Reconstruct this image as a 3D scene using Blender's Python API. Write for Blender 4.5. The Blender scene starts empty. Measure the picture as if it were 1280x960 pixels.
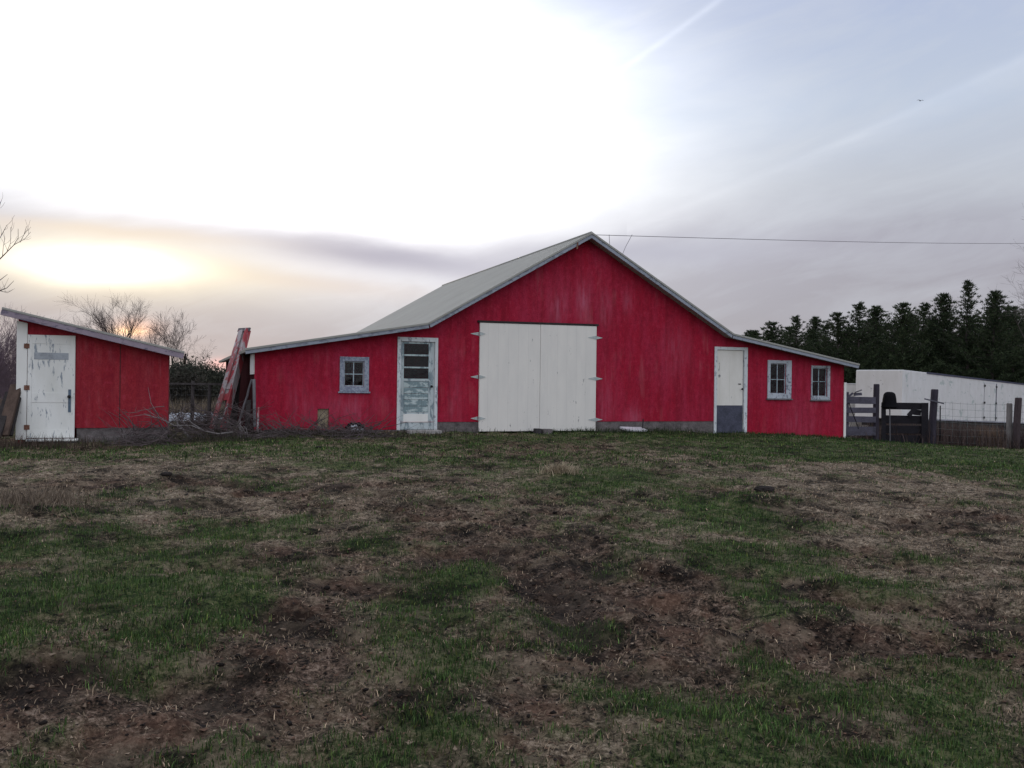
import bpy, bmesh, math, random
import numpy as np
from mathutils import Vector, Matrix

random.seed(7)
RNG = np.random.default_rng(11)
R = math.radians
SC = bpy.context.scene
COL = SC.collection

# ------------------------------------------------------------------ camera
F = 1150.0            # focal length in pixels of a 1280 x 960 frame
EYE = 1.06            # eye above the barn's threshold (ground falls towards the viewer)
ROLL = R(0.7)
BA = R(20.0)          # the barn's front is turned 20 degrees from the view


def ray(px, py):
    dx, dy = (px - 640) / F, (480 - py) / F
    return Vector((dx * math.cos(ROLL) - dy * math.sin(ROLL), 1.0, dx * math.sin(ROLL) + dy * math.cos(ROLL)))


def at(px, py, Y):
    """point seen at a pixel at depth Y"""
    d = ray(px, py)
    return Vector((d.x * Y, Y, EYE + d.z * Y))


class Frame:
    """a building's own axes: x along its front, y into it, z up"""
    def __init__(s, ox, oy, oz, ang):
        s.o = Vector((ox, oy, oz)); s.a = ang
        s.m = Matrix.Translation(s.o) @ Matrix.Rotation(ang, 4, 'Z')
        s.inv = s.m.inverted()

    def hit(s, px, py, v=0.0):
        o = s.inv @ Vector((0, 0, EYE)); d = s.inv.to_3x3() @ ray(px, py)
        t = (v - o.y) / d.y
        p = o + d * t
        return p.x, p.z


cam_d = bpy.data.cameras.new('camera')
cam_d.sensor_width = 36.0
cam_d.lens = 36.0 * F / 1280
cam_d.clip_end = 4000
cam_d.clip_start = 0.05
cam = bpy.data.objects.new('camera', cam_d)
COL.objects.link(cam)
cr, sr = math.cos(ROLL), math.sin(ROLL)
cam.matrix_world = Matrix(((cr, -sr, 0, 0), (0, 0, -1, 0), (sr, cr, 0, EYE), (0, 0, 0, 1)))
SC.camera = cam

SC.view_settings.view_transform = 'Standard'
SC.view_settings.look = 'None'
SC.view_settings.exposure = 0.0
SC.view_settings.gamma = 1.0
SC.view_settings.use_curve_mapping = False
SC.cycles.max_bounces = 6
SC.cycles.transparent_max_bounces = 12
SC.cycles.use_denoising = True


# ------------------------------------------------------------------ node helpers
class NT:
    def __init__(s, tree):
        s.t = tree; s.n = tree.nodes; s.l = tree.links

    def node(s, typ, **kw):
        n = s.n.new(typ)
        for k, v in kw.items():
            setattr(n, k, v)
        return n

    def put(s, sock, v):
        if v is None:
            return
        if isinstance(v, bpy.types.NodeSocket):
            s.l.new(v, sock)
        else:
            if hasattr(sock.default_value, '__len__') and not hasattr(v, '__len__'):
                v = (v,) * len(sock.default_value)
            if hasattr(v, '__len__') and len(sock.default_value) == 4 and len(v) == 3:
                v = (*v, 1)
            sock.default_value = v

    def math(s, op, a, b=None, c=None, clamp=False):
        n = s.node('ShaderNodeMath', operation=op, use_clamp=clamp)
        s.put(n.inputs[0], a); s.put(n.inputs[1], b)
        if c is not None:
            s.put(n.inputs[2], c)
        return n.outputs[0]

    def vmath(s, op, a, b=None):
        n = s.node('ShaderNodeVectorMath', operation=op)
        s.put(n.inputs[0], a)
        if b is not None:
            s.put(n.inputs[1], b)
        return n.outputs[0]

    def noise(s, vec, scale=5.0, detail=4.0, rough=0.55, dist=0.0, color=False):
        n = s.node('ShaderNodeTexNoise')
        s.put(n.inputs['Vector'], vec); n.inputs['Scale'].default_value = scale
        n.inputs['Detail'].default_value = detail; n.inputs['Roughness'].default_value = rough
        n.inputs['Distortion'].default_value = dist
        return n.outputs['Color'] if color else n.outputs['Fac']

    def ramp(s, fac, stops, interp='LINEAR'):
        n = s.node('ShaderNodeValToRGB'); cr_ = n.color_ramp; cr_.interpolation = interp
        while len(cr_.elements) < len(stops):
            cr_.elements.new(0.5)
        for e, (p, c) in zip(cr_.elements, stops):
            e.position = p
            c = (c, c, c) if not hasattr(c, '__len__') else c
            e.color = (*c[:3], 1)
        s.put(n.inputs[0], fac)
        return n.outputs[0]

    def mix(s, fac, a, b, mode='MIX', clamp=True):
        n = s.node('ShaderNodeMix', data_type='RGBA', blend_type=mode)
        n.clamp_factor = clamp
        s.put(n.inputs[0], fac); s.put(n.inputs[6], a); s.put(n.inputs[7], b)
        return n.outputs[2]

    def mapping(s, vec, scale=(1, 1, 1), loc=(0, 0, 0), rot=(0, 0, 0)):
        n = s.node('ShaderNodeMapping')
        s.put(n.inputs[0], vec); n.inputs['Scale'].default_value = scale
        n.inputs['Location'].default_value = loc; n.inputs['Rotation'].default_value = rot
        return n.outputs[0]

    def coord(s, which='Object'):
        return s.node('ShaderNodeTexCoord').outputs[which]

    def sep(s, v):
        n = s.node('ShaderNodeSeparateXYZ'); s.put(n.inputs[0], v)
        return n.outputs[0], n.outputs[1], n.outputs[2]

    def comb(s, x, y, z):
        n = s.node('ShaderNodeCombineXYZ')
        s.put(n.inputs[0], x); s.put(n.inputs[1], y); s.put(n.inputs[2], z)
        return n.outputs[0]

    def bump(s, h, strength=0.5, dist=0.01):
        n = s.node('ShaderNodeBump')
        n.inputs['Strength'].default_value = strength; n.inputs['Distance'].default_value = dist
        s.put(n.inputs['Height'], h)
        return n.outputs[0]

    def attr(s, name):
        return s.node('ShaderNodeAttribute', attribute_name=name).outputs['Color']


def new_mat(name):
    m = bpy.data.materials.new(name); m.use_nodes = True
    t = NT(m.node_tree)
    b = m.node_tree.nodes['Principled BSDF']
    b.inputs['Specular IOR Level'].default_value = 0.25
    return m, t, b


def rough_mat(name, c, var=0.35, scale=6.0, rough=0.9, stretch=(1, 1, 1), bump=0.3, bd=0.01, metal=0.0, spec=0.25, tint=None):
    m, t, b = new_mat(name)
    v = t.mapping(t.coord(), stretch)
    n1 = t.noise(v, scale, 6, 0.65)
    n2 = t.noise(v, scale * 5.3, 4, 0.6)
    lo = [x * (1 - var) for x in c]; hi = [min(1, x * (1 + var)) for x in c]
    if tint:
        hi = tint
    f = t.math('ADD', t.math('MULTIPLY', n1, 0.65), t.math('MULTIPLY', n2, 0.35))
    col = t.ramp(f, [(0.32, lo), (0.5, c), (0.68, hi)])
    t.put(b.inputs['Base Color'], col)
    b.inputs['Roughness'].default_value = rough; b.inputs['Metallic'].default_value = metal
    b.inputs['Specular IOR Level'].default_value = spec
    if bump:
        t.put(b.inputs['Normal'], t.bump(f, bump, bd))
    return m


def peel_mat(name, paint, wood, amount=0.2, scale=7.0, stretch=(1, 1, 0.22), groove=0.0, rough=0.75, dirt=0.25):
    """old paint over grey wood: flakes gone in streaks along the grain"""
    m, t, b = new_mat(name)
    o = t.coord()
    v = t.mapping(o, stretch)
    n1 = t.noise(v, scale, 8, 0.7, 0.4)
    n2 = t.noise(t.mapping(o, (1, 1, 0.5), (7, 3, 1)), 1.6, 4, 0.6)
    f = t.math('ADD', t.math('MULTIPLY', n1, 0.72), t.math('MULTIPLY', n2, 0.28))
    th = 0.36 + 0.28 * amount
    gone = t.ramp(f, [(th - 0.012, 1.0), (th + 0.014, 0.0)])
    grain = t.noise(t.mapping(o, (6, 6, 0.5)), 9, 5, 0.6)
    wcol = t.mix(grain, [x * 0.55 for x in wood], [x * 1.4 for x in wood])
    soil = t.noise(t.mapping(o, (1.3, 1.3, 0.5), (2, 5, 9)), 2.2, 6, 0.65)
    pcol = t.mix(t.ramp(soil, [(0.35, 0.0), (0.75, 1.0)]), paint, [x * (1 - dirt) * k for x, k in zip(paint, (1.0, 1.0, 0.97))])
    col = t.mix(gone, pcol, wcol)
    t.put(b.inputs['Base Color'], col)
    b.inputs['Roughness'].default_value = rough
    h = t.math('SUBTRACT', t.math('MULTIPLY', grain, 0.25), gone)
    t.put(b.inputs['Normal'], t.bump(h, 0.5, 0.003))
    return m


# ------------------------------------------------------------------ mesh helpers
class MB:
    def __init__(s):
        s.v = []; s.f = []

    def add(s, vs, fs):
        k = len(s.v)
        s.v += [tuple(p) for p in vs]
        s.f += [tuple(i + k for i in q) for q in fs]
        return s

    def box(s, x0, x1, y0, y1, z0, z1):
        return s.add([(x0, y0, z0), (x1, y0, z0), (x1, y1, z0), (x0, y1, z0), (x0, y0, z1), (x1, y0, z1), (x1, y1, z1), (x0, y1, z1)],
                     [(0, 3, 2, 1), (4, 5, 6, 7), (0, 1, 5, 4), (1, 2, 6, 5), (2, 3, 7, 6), (3, 0, 4, 7)])

    def prism(s, poly, y0, y1):
        """polygon of (x, z) points given clockwise or not, pushed from y0 to y1"""
        n = len(poly)
        a = sum(poly[i][0] * poly[(i + 1) % n][1] - poly[(i + 1) % n][0] * poly[i][1] for i in range(n))
        if a < 0:
            poly = poly[::-1]
        vs = [(x, y0, z) for x, z in poly] + [(x, y1, z) for x, z in poly]
        fs = [tuple(range(n)), tuple(range(2 * n - 1, n - 1, -1))]
        fs += [(i, i + n, (i + 1) % n + n, (i + 1) % n) for i in range(n)]
        return s.add(vs, fs)

    def beam(s, p0, p1, w, t, side=(1, 0, 0)):
        """square bar from p0 to p1: w along 'side', t across it"""
        p0, p1 = Vector(p0), Vector(p1); d = (p1 - p0).normalized()
        sd = Vector(side); sd = (sd - d * sd.dot(d)).normalized(); up = d.cross(sd)
        vs = []
        for p in (p0, p1):
            for a, b in ((-1, -1), (1, -1), (1, 1), (-1, 1)):
                vs.append(p + sd * (a * w / 2) + up * (b * t / 2))
        return s.add(vs, [(0, 3, 2, 1), (4, 5, 6, 7), (0, 1, 5, 4), (1, 2, 6, 5), (2, 3, 7, 6), (3, 0, 4, 7)])

    def tube(s, pts, rad, n=6, cap=True):
        pts = [Vector(p) for p in pts]
        if not hasattr(rad, '__len__'):
            rad = [rad] * len(pts)
        k = len(s.v); ref = None
        for i, p in enumerate(pts):
            d = (pts[min(i + 1, len(pts) - 1)] - pts[max(i - 1, 0)])
            d = d.normalized() if d.length > 1e-9 else Vector((0, 0, 1))
            if ref is None:
                ref = d.orthogonal().normalized()
            ref = (ref - d * ref.dot(d)); ref = ref.normalized() if ref.length > 1e-6 else d.orthogonal().normalized()
            b = d.cross(ref)
            for j in range(n):
                a = 2 * math.pi * j / n
                s.v.append(tuple(p + (ref * math.cos(a) + b * math.sin(a)) * rad[i]))
        for i in range(len(pts) - 1):
            for j in range(n):
                s.f.append((k + i * n + j, k + i * n + (j + 1) % n, k + (i + 1) * n + (j + 1) % n, k + (i + 1) * n + j))
        if cap:
            s.f.append(tuple(k + j for j in range(n - 1, -1, -1)))
            s.f.append(tuple(k + (len(pts) - 1) * n + j for j in range(n)))
        return s

    def build(s, name, m, parent=None, loc=None, bevel=0.0, smooth=False):
        me = bpy.data.meshes.new(name)
        me.from_pydata(s.v, [], s.f); me.update()
        me.materials.append(m)
        if smooth:
            me.polygons.foreach_set('use_smooth', [True] * len(me.polygons))
        o = bpy.data.objects.new(name, me); COL.objects.link(o)
        if parent:
            o.parent = parent
        if loc is not None:
            o.location = loc
        if bevel:
            md = o.modifiers.new('edge', 'BEVEL'); md.width = bevel; md.segments = 2; md.limit_method = 'ANGLE'
        return o


def np_mesh(name, verts, faces_list, m, attrs=None, smooth=False):
    """verts (N,3); faces_list = list of (K,n) index arrays"""
    me = bpy.data.meshes.new(name)
    me.vertices.add(len(verts)); me.vertices.foreach_set('co', np.ascontiguousarray(verts, dtype=np.float32).ravel())
    loops = np.concatenate([f.ravel() for f in faces_list]).astype(np.int32)
    sizes = np.concatenate([np.full(len(f), f.shape[1]) for f in faces_list])
    starts = np.concatenate(([0], np.cumsum(sizes)[:-1])).astype(np.int32)
    me.loops.add(len(loops)); me.loops.foreach_set('vertex_index', loops)
    me.polygons.add(len(starts)); me.polygons.foreach_set('loop_start', starts)
    if smooth:
        me.polygons.foreach_set('use_smooth', np.ones(len(starts), dtype=bool))
    me.update(calc_edges=True)
    for k, a in (attrs or {}).items():
        at_ = me.attributes.new(k, 'FLOAT_COLOR', 'POINT')
        c = np.ones((len(verts), 4), dtype=np.float32); c[:, :3] = a
        at_.data.foreach_set('color', c.ravel())
    me.materials.append(m)
    o = bpy.data.objects.new(name, me); COL.objects.link(o)
    return o


def tag(o, label=None, cat=None, group=None, kind=None):
    for k, v in (('label', label), ('category', cat), ('group', group), ('kind', kind)):
        if v:
            o[k] = v
    return o


def empty(name, loc, label, cat, rz=0.0, group=None):
    o = bpy.data.objects.new(name, None); COL.objects.link(o)
    o.location = loc; o.rotation_euler = (0, 0, rz); o.empty_display_size = 0.2
    return tag(o, label, cat, group)


def copy_tree(o, parent=None):
    c = o.copy(); COL.objects.link(c)
    if parent:
        c.parent = parent
    for ch in list(o.children):
        copy_tree(ch, c)
    return c


# ------------------------------------------------------------------ numpy noise
_perm = RNG.random((256, 256))


def vnoise(x, y):
    xi = np.floor(x).astype(int); yi = np.floor(y).astype(int)
    xf = x - xi; yf = y - yi
    u = xf * xf * (3 - 2 * xf); v = yf * yf * (3 - 2 * yf)
    g = lambda a, b: _perm[a & 255, b & 255]
    return (g(xi, yi) * (1 - u) + g(xi + 1, yi) * u) * (1 - v) + (g(xi, yi + 1) * (1 - u) + g(xi + 1, yi + 1) * u) * v


def fbm(x, y, f=1.0, o=4, gain=0.55, seed=0):
    s = 0; a = 1; t = 0
    for i in range(o):
        s = s + a * (vnoise(x * f + 17.3 * i + seed * 31.7, y * f + 9.1 * i + seed * 13.9)); t += a
        a *= gain; f *= 2.03
    return s / t


# ------------------------------------------------------------------ terrain
_cp = np.array([
    (0, 0, -.50), (-8, 0, -.5), (8, 0, -.52), (0, 10, -.27), (-8, 10, -.32), (9, 11, -.42), (0, -20, -.6),
    (-9.4, 17.6, -.17), (-7.6, 18.2, -.15), (-5.3, 18.9, -.03), (0, 20.8, -.03), (2.9, 22.0, -.06), (5.5, 22.9, -.13),
    (8.7, 24.1, -.27), (9.9, 25, -.39), (13.7, 25, -.52), (17, 40, -1.25), (28, 50, -1.7), (0, 34, -.2), (-9.5, 31, -.2),
    (-14, 30, -.3), (-22, 22, -.4), (-60, 60, -.7), (60, 60, -2.2), (30, 75, -2.0), (-40, 0, -.5), (40, 0, -.8),
    (0, -60, -.6), (-110, 140, -.9), (110, 140, -2.4), (0, 140, -1.1), (22, 26, -.75), (-20, 70, -.6)], dtype=float)


def _tps(r2):
    return np.where(r2 > 1e-9, r2 * np.log(np.maximum(r2, 1e-9)), 0.0)


_n = len(_cp)
_A = np.zeros((_n + 3, _n + 3)); _b = np.zeros(_n + 3)
_A[:_n, :_n] = _tps(((_cp[:, None, :2] - _cp[None, :, :2]) ** 2).sum(-1)) + np.eye(_n) * 0.5
_A[:_n, _n] = 1; _A[:_n, _n + 1:] = _cp[:, :2]; _A[_n:, :_n] = _A[:_n, _n:].T
_b[:_n] = _cp[:, 2]
_w = np.linalg.solve(_A, _b)


def Hs(x, y):
    x = np.clip(np.asarray(x, float), -110, 110); y = np.clip(np.asarray(y, float), -60, 140)
    r = np.full(x.shape, _w[_n]) + _w[_n + 1] * x + _w[_n + 2] * y
    for i in range(_n):
        r = r + _w[i] * _tps((x - _cp[i, 0]) ** 2 + (y - _cp[i, 1]) ** 2)
    return r


def ground_hit(px, py):
    d = ray(px, py); Y = 10.0
    for _ in range(40):
        z = float(Hs(d.x * Y, Y)); Yn = (z - EYE) / d.z if d.z < -1e-4 else 60.0
        Y = 0.5 * Y + 0.5 * min(max(Yn, 1.0), 90.0)
    return d.x * Y, Y


# patches of grass, mud and straw as they lie in the yard (centre and half sizes read off the photo, turned into metres)
PATCH = {
    'g': [(60, 745, 130, 45, .5), (250, 748, 95, 40, .55), (610, 745, 60, 50, .55), (660, 800, 80, 35, .45), (150, 700, 140, 22, .35),
          (1000, 715, 120, 22, .4), (935, 745, 80, 25, .5), (1010, 562, 200, 14, .9), (1220, 574, 110, 13, .9), (750, 604, 80, 16, .55),
          (300, 655, 60, 14, .45), (520, 905, 130, 50, .4), (90, 935, 150, 40, .4), (900, 910, 200, 60, .35), (1200, 925, 120, 50, .3),
          (900, 642, 70, 16, .45), (500, 676, 45, 8, .5), (40, 680, 60, 25, .4), (420, 560, 220, 8, .3), (640, 548, 140, 6, .5),
          (880, 830, 60, 20, .2), (360, 720, 60, 20, .3), (1100, 860, 80, 25, .25), (140, 570, 80, 8, .35), (960, 690, 70, 12, .4)],
    'm': [(750, 790, 130, 40, .6), (600, 670, 140, 22, .4), (455, 750, 80, 50, .55), (700, 725, 110, 26, .5), (400, 805, 80, 45, .45),
          (240, 860, 190, 30, .55), (30, 855, 60, 40, .8), (1050, 815, 150, 40, .6), (830, 785, 100, 30, .4), (1150, 640, 110, 16, .4),
          (955, 622, 40, 10, .6), (330, 612, 110, 7, .6), (400, 690, 110, 16, .4), (700, 566, 150, 14, .45), (1010, 690, 40, 6, .5),
          (120, 605, 70, 8, .5), (700, 850, 90, 30, .35), (1180, 830, 90, 40, .4), (520, 640, 60, 8, .4), (560, 720, 40, 30, .3)],
    's': [(1110, 622, 190, 40, .65), (1160, 680, 150, 30, .6), (190, 585, 210, 22, .45), (300, 625, 150, 16, .4), (15, 640, 45, 25, .8),
          (1000, 680, 90, 22, .3), (450, 600, 130, 14, .35), (870, 575, 80, 12, .4), (700, 590, 14, 6, .7), (560, 650, 90, 8, .35),
          (1230, 730, 80, 20, .35), (700, 765, 60, 14, .35), (640, 700, 60, 8, .3)],
}
_PW = {}
for k_, L in PATCH.items():
    o_ = []
    for (px, py, rx, ry, s_) in L:
        x_, y_ = ground_hit(px, py); x2, _y = ground_hit(px + rx, py); _x, ya = ground_hit(px, py + ry); _x, yb = ground_hit(px, max(py - ry, 545))
        o_.append((x_, (ya + yb) / 2, max(abs(x2 - x_), .2), max(abs(yb - ya) / 2, .25), s_))
    _PW[k_] = o_
RUTS = []
for pts, dep in (([(830, 722), (930, 738), (1030, 750), (1140, 757), (1285, 768)], .055),
                 ([(560, 668), (640, 712), (700, 770), (760, 820), (840, 870)], .03),
                 ([(1000, 800), (860, 775), (760, 745), (690, 700), (640, 655)], .03),
                 ([(60, 612), (200, 603), (330, 609), (470, 617)], .04),
                 ([(480, 648), (560, 645), (640, 650)], .04), ([(690, 660), (740, 700), (800, 740), (900, 770)], .05),
                 ([(640, 690), (700, 740), (740, 800)], .05), ([(300, 765), (360, 790), (440, 802)], .04),
                 ([(880, 705), (1000, 738), (1060, 746)], .045), ([(940, 815), (1060, 802), (1200, 815)], .04),
                 ([(1100, 652), (1200, 645), (1285, 655)], .035), ([(-10, 880), (120, 858), (260, 870)], .05),
                 ([(250, 634), (380, 631), (480, 637)], .035), ([(420, 735), (520, 715), (560, 690)], .04)):
    RUTS.append(([ground_hit(*p) for p in pts], dep))


def masks(x, y):
    wx = x + (fbm(x, y, .9, 3, .5, 1) - .5) * 1.6; wy = y + (fbm(x, y, .9, 3, .5, 2) - .5) * 1.6
    sc = {}
    for i, k in enumerate('gms'):
        p = np.zeros_like(x)
        for (cx, cy, rx, ry, s) in _PW[k]:
            p = np.maximum(p, s * np.exp(-(((wx - cx) / rx) ** 2 + ((wy - cy) / ry) ** 2)))
        n = fbm(x, y, .55, 3, .5, 3 + i) - .5
        n2 = fbm(x, y, 2.9, 5, .70, 7 + i) - .5
        sc[k] = p * 1.15 + n * .6 + n2 * 1.6
    far = np.clip((y - 26) / 14, 0, 1)
    g = sc['g'] + .16 - .6 * far; m = sc['m'] + .06 - .5 * far; s = sc['s'] + .02 + .8 * far
    for pts, dep in RUTS:
        d = np.full(x.shape, 9.0)
        for (a, b) in zip(pts, pts[1:]):
            ax, ay = a; bx, by = b; L2 = (bx - ax) ** 2 + (by - ay) ** 2
            t = np.clip(((wx - ax) * (bx - ax) + (wy - ay) * (by - ay)) / L2, 0, 1)
            d = np.minimum(d, np.hypot(wx - ax - t * (bx - ax), wy - ay - t * (by - ay)))
        m = m + .45 * np.exp(-(d / .3) ** 2) * (dep / .055)
    e = np.exp(6.5 * np.stack([g, m, s]) - 6.5 * np.max(np.stack([g, m, s]), 0))
    e = e / e.sum(0)
    return e


def H(x, y, fine=True, mk=None):
    x = np.asarray(x, float); y = np.asarray(y, float)
    z = Hs(x, y)
    fade = np.clip((60 - np.hypot(x, y)) / 30, 0, 1)
    mk = masks(x, y) if mk is None else mk
    z = z + fade * ((fbm(x, y, .35, 2, .5, 20) - .5) * .10 + (fbm(x, y, 2.2, 3, .55, 21) - .5) * .09)
    if fine:
        clod = np.abs(fbm(x, y, 4.5, 4, .65, 22) - .5) * 2
        z = z + fade * (mk[1] * (.11 * (clod - .25) - .03) + (1 - mk[1]) * .045 * (fbm(x, y, 5, 3, .6, 23) - .5))
    for pts, dep in RUTS:
        d = np.full(x.shape, 9.0)
        for (a, b) in zip(pts, pts[1:]):
            ax, ay = a; bx, by = b; L2 = (bx - ax) ** 2 + (by - ay) ** 2
            t = np.clip(((x - ax) * (bx - ax) + (y - ay) * (by - ay)) / L2, 0, 1)
            d = np.minimum(d, np.hypot(x - ax - t * (bx - ax), y - ay - t * (by - ay)))
        z = z - dep * np.exp(-(d / .16) ** 2) + dep * .45 * np.exp(-((d - .34) / .14) ** 2)
        # broken, churned edges
    # small rises: a dirt mound at the near left, clods
    for (px, py, r, h) in MOUNDS:
        z = z + h * np.exp(-((x - px) ** 2 + (y - py) ** 2) / r ** 2)
    return z


MOUNDS = []
for (px, py, r, h) in ((25, 858, .5, .14), (955, 626, .55, .10), (700, 596, .4, .05), (20, 655, 1.0, .14), (205, 606, .3, .06), (420, 610, .5, .06)):
    x_, y_ = ground_hit(px, py); MOUNDS.append((x_, y_, r, h))


def hz(x, y):
    return float(H(np.array([x]), np.array([y]))[0])


# ------------------------------------------------------------------ world: dusk sky, cloud veil and the glow round the low sun
SUN_AZ, SUN_EL = -23.5, 6.0
w = bpy.data.worlds.new('World'); SC.world = w; w.use_nodes = True
wt = NT(w.node_tree)
bg = w.node_tree.nodes['Background']
dirv = wt.vmath('NORMALIZE', wt.coord('Generated'))
dx_, dy_, dz_ = wt.sep(dirv)
az0 = wt.math('MULTIPLY', wt.math('ARCTAN2', dx_, dy_), 57.29578)
el0 = wt.math('MULTIPLY', wt.math('ARCSINE', dz_), 57.29578)
wv = wt.comb(wt.math('MULTIPLY', az0, .055), wt.math('MULTIPLY', el0, .17), 0.0)
wn = wt.noise(wv, 1.0, 5, .55, .3)
wn2 = wt.noise(wt.vmath('ADD', wv, (5.2, 1.3, 7.0)), 1.3, 5, .55, .3)
fine = wt.noise(wt.comb(wt.math('MULTIPLY', az0, .10), wt.math('MULTIPLY', wt.math('ADD', el0, wt.math('MULTIPLY', az0, -.22)), .42), 3.0), 1.0, 6, .6, .6)
az = wt.math('ADD', az0, wt.math('MULTIPLY', wt.math('SUBTRACT', wn, .5), 7.0))
el = wt.math('ADD', el0, wt.math('MULTIPLY', wt.math('SUBTRACT', wn2, .5), 3.2))


def gauss(a0, e0, wa, we, tilt=0.0, a=None, e=None, pw=None):
    a = az if a is None else a; e = el if e is None else e
    u = wt.math('DIVIDE', wt.math('SUBTRACT', a, a0), wa)
    ee = wt.math('SUBTRACT', wt.math('SUBTRACT', e, e0), wt.math('MULTIPLY', wt.math('SUBTRACT', a, a0), tilt))
    v = wt.math('DIVIDE', ee, we)
    s = wt.math('ADD', wt.math('MULTIPLY', u, u), wt.math('MULTIPLY', v, v))
    if pw:
        s = wt.math('POWER', s, pw)
    return wt.math('EXPONENT', wt.math('MULTIPLY', s, -1.0))


def addc(col, fac, c):
    return wt.mix(1.0, col, wt.mix(fac, (0, 0, 0), c, clamp=False), 'ADD')


nish = wt.node('ShaderNodeTexSky', sky_type='NISHITA', sun_disc=False)
nish.sun_elevation = R(SUN_EL); nish.sun_rotation = R(SUN_AZ)
SKYB = 0.10                                          # world strength; colours below are given as seen and divided by it
base = wt.ramp(wt.math('DIVIDE', el, 90.0), [
    (0.0, (.42, .39, .42)), (.045, (.405, .39, .43)), (.09, (.41, .405, .47)), (.13, (.53, .56, .63)), (.18, (.53, .60, .73)),
    (.25, (.46, .53, .72)), (.45, (.55, .60, .74)), (1.0, (1.0, 1.0, 1.0))])
# thin cloud wisps on the clear side
wisp = wt.ramp(fine, [(.42, 0.0), (.72, 1.0)])
base = wt.mix(wt.math('MULTIPLY', wisp, .38), base, (.64, .68, .75))
# evening glare through the veil


def sky_dir(px, py):
    d = ray(px, py).normalized()
    return math.degrees(math.atan2(d.x, d.y)), math.degrees(math.asin(d.z))


azs = wt.math('ADD', az0, wt.math('MULTIPLY', wt.math('SUBTRACT', az, az0), .45))
els = wt.math('ADD', el0, wt.math('MULTIPLY', wt.math('SUBTRACT', el, el0), .45))


def spot(px, py, wa, we, tilt=0.0, pw=None, soft=True):
    a_, e_ = sky_dir(px, py)
    return gauss(a_, e_, wa, we, tilt, azs if soft else az0, els if soft else el0, pw)


g1 = gauss(-15.0, 17.4, 19.0, 8.9, -.10, pw=1.15)
base = addc(base, g1, (2.2, 2.15, 2.08))
# bars of thin cloud under the glare
base = wt.mix(wt.math('MULTIPLY', spot(470, 321, 11.0, .9, -.075), .97), base, (.50, .485, .575))
base = wt.mix(wt.math('MULTIPLY', spot(790, 316, 9.0, 1.1, .0), .75), base, (.50, .50, .59))
base = wt.mix(wt.math('MULTIPLY', spot(330, 349, 8.5, .55, -.06), .7), base, (.80, .69, .64))
base = wt.mix(wt.math('MULTIPLY', spot(130, 293, 7.5, .45, -.01), .85), base, (.84, .73, .66))
# the glow of the hidden sun
base = wt.mix(wt.math('MULTIPLY', spot(150, 337, 8.5, 1.75, -.03), .92), base, (1.02, .90, .66))
base = addc(base, spot(125, 334, 4.2, .90, -.02), (1.2, 1.15, 1.0))
base = addc(base, spot(170, 411, 1.2, .55, 0, None, False), (.62, .24, .07))
base = addc(base, spot(160, 414, .8, .22, 0, None, False), (1.0, .6, .2))
base = addc(base, spot(278, 455, .85, .32, 0, None, False), (.55, .18, .14))
# contrails
for (a, b_, wd, amt, a_lo, a_hi) in (((13.0, 22.7), (5.5, 18.2), .22, .11, 5.0, 14.0), ((29.0, 17.6), (8.0, 9.9), .28, .05, 7.0, 31.0), ((29.0, 17.1), (8.0, 9.6), .7, .04, 7.0, 31.0)):
    sl = (a[1] - b_[1]) / (a[0] - b_[0])
    dist = wt.math('SUBTRACT', el0, wt.math('ADD', wt.math('MULTIPLY', wt.math('SUBTRACT', az0, a[0]), sl), a[1]))
    q = wt.math('DIVIDE', wt.math('ADD', dist, wt.math('MULTIPLY', wt.math('SUBTRACT', fine, .5), .3)), wd)
    line = wt.math('EXPONENT', wt.math('MULTIPLY', wt.math('MULTIPLY', q, q), -1.0))
    gate = wt.math('MULTIPLY', wt.math('GREATER_THAN', az0, a_lo), wt.math('LESS_THAN', az0, a_hi))
    base = addc(base, wt.math('MULTIPLY', wt.math('MULTIPLY', line, gate), wt.math('MULTIPLY', wt.math('ADD', wt.math('MULTIPLY', wisp, .5), .6), amt)), (1, 1, 1))
# unseen sky behind the viewer, brightened to light the building fronts
back = wt.math('MAXIMUM', wt.math('MULTIPLY', dy_, -1.0), 0.0)
base = addc(base, back, (.68, .66, .66))
scaled = wt.vmath('SCALE', base); scaled.node.inputs['Scale'].default_value = 1.0 / SKYB
tot = wt.mix(0.02, scaled, nish.outputs[0])
wt.put(bg.inputs['Color'], tot)
bg.inputs['Strength'].default_value = SKYB

sun_d = bpy.data.lights.new('sun', 'SUN'); sun_d.energy = 0.5; sun_d.angle = R(12); sun_d.color = (1.0, .80, .58)
sun = bpy.data.objects.new('sun', sun_d); COL.objects.link(sun)
sv = Vector((math.sin(R(SUN_AZ)) * math.cos(R(SUN_EL)), math.cos(R(SUN_AZ)) * math.cos(R(SUN_EL)), math.sin(R(SUN_EL))))
sun.rotation_euler = sv.to_track_quat('Z', 'Y').to_euler()

# ------------------------------------------------------------------ ground sheet
GREEN, MUD, STRAW = (.048, .074, .024), (.060, .042, .031), (.175, .136, .098)


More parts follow.
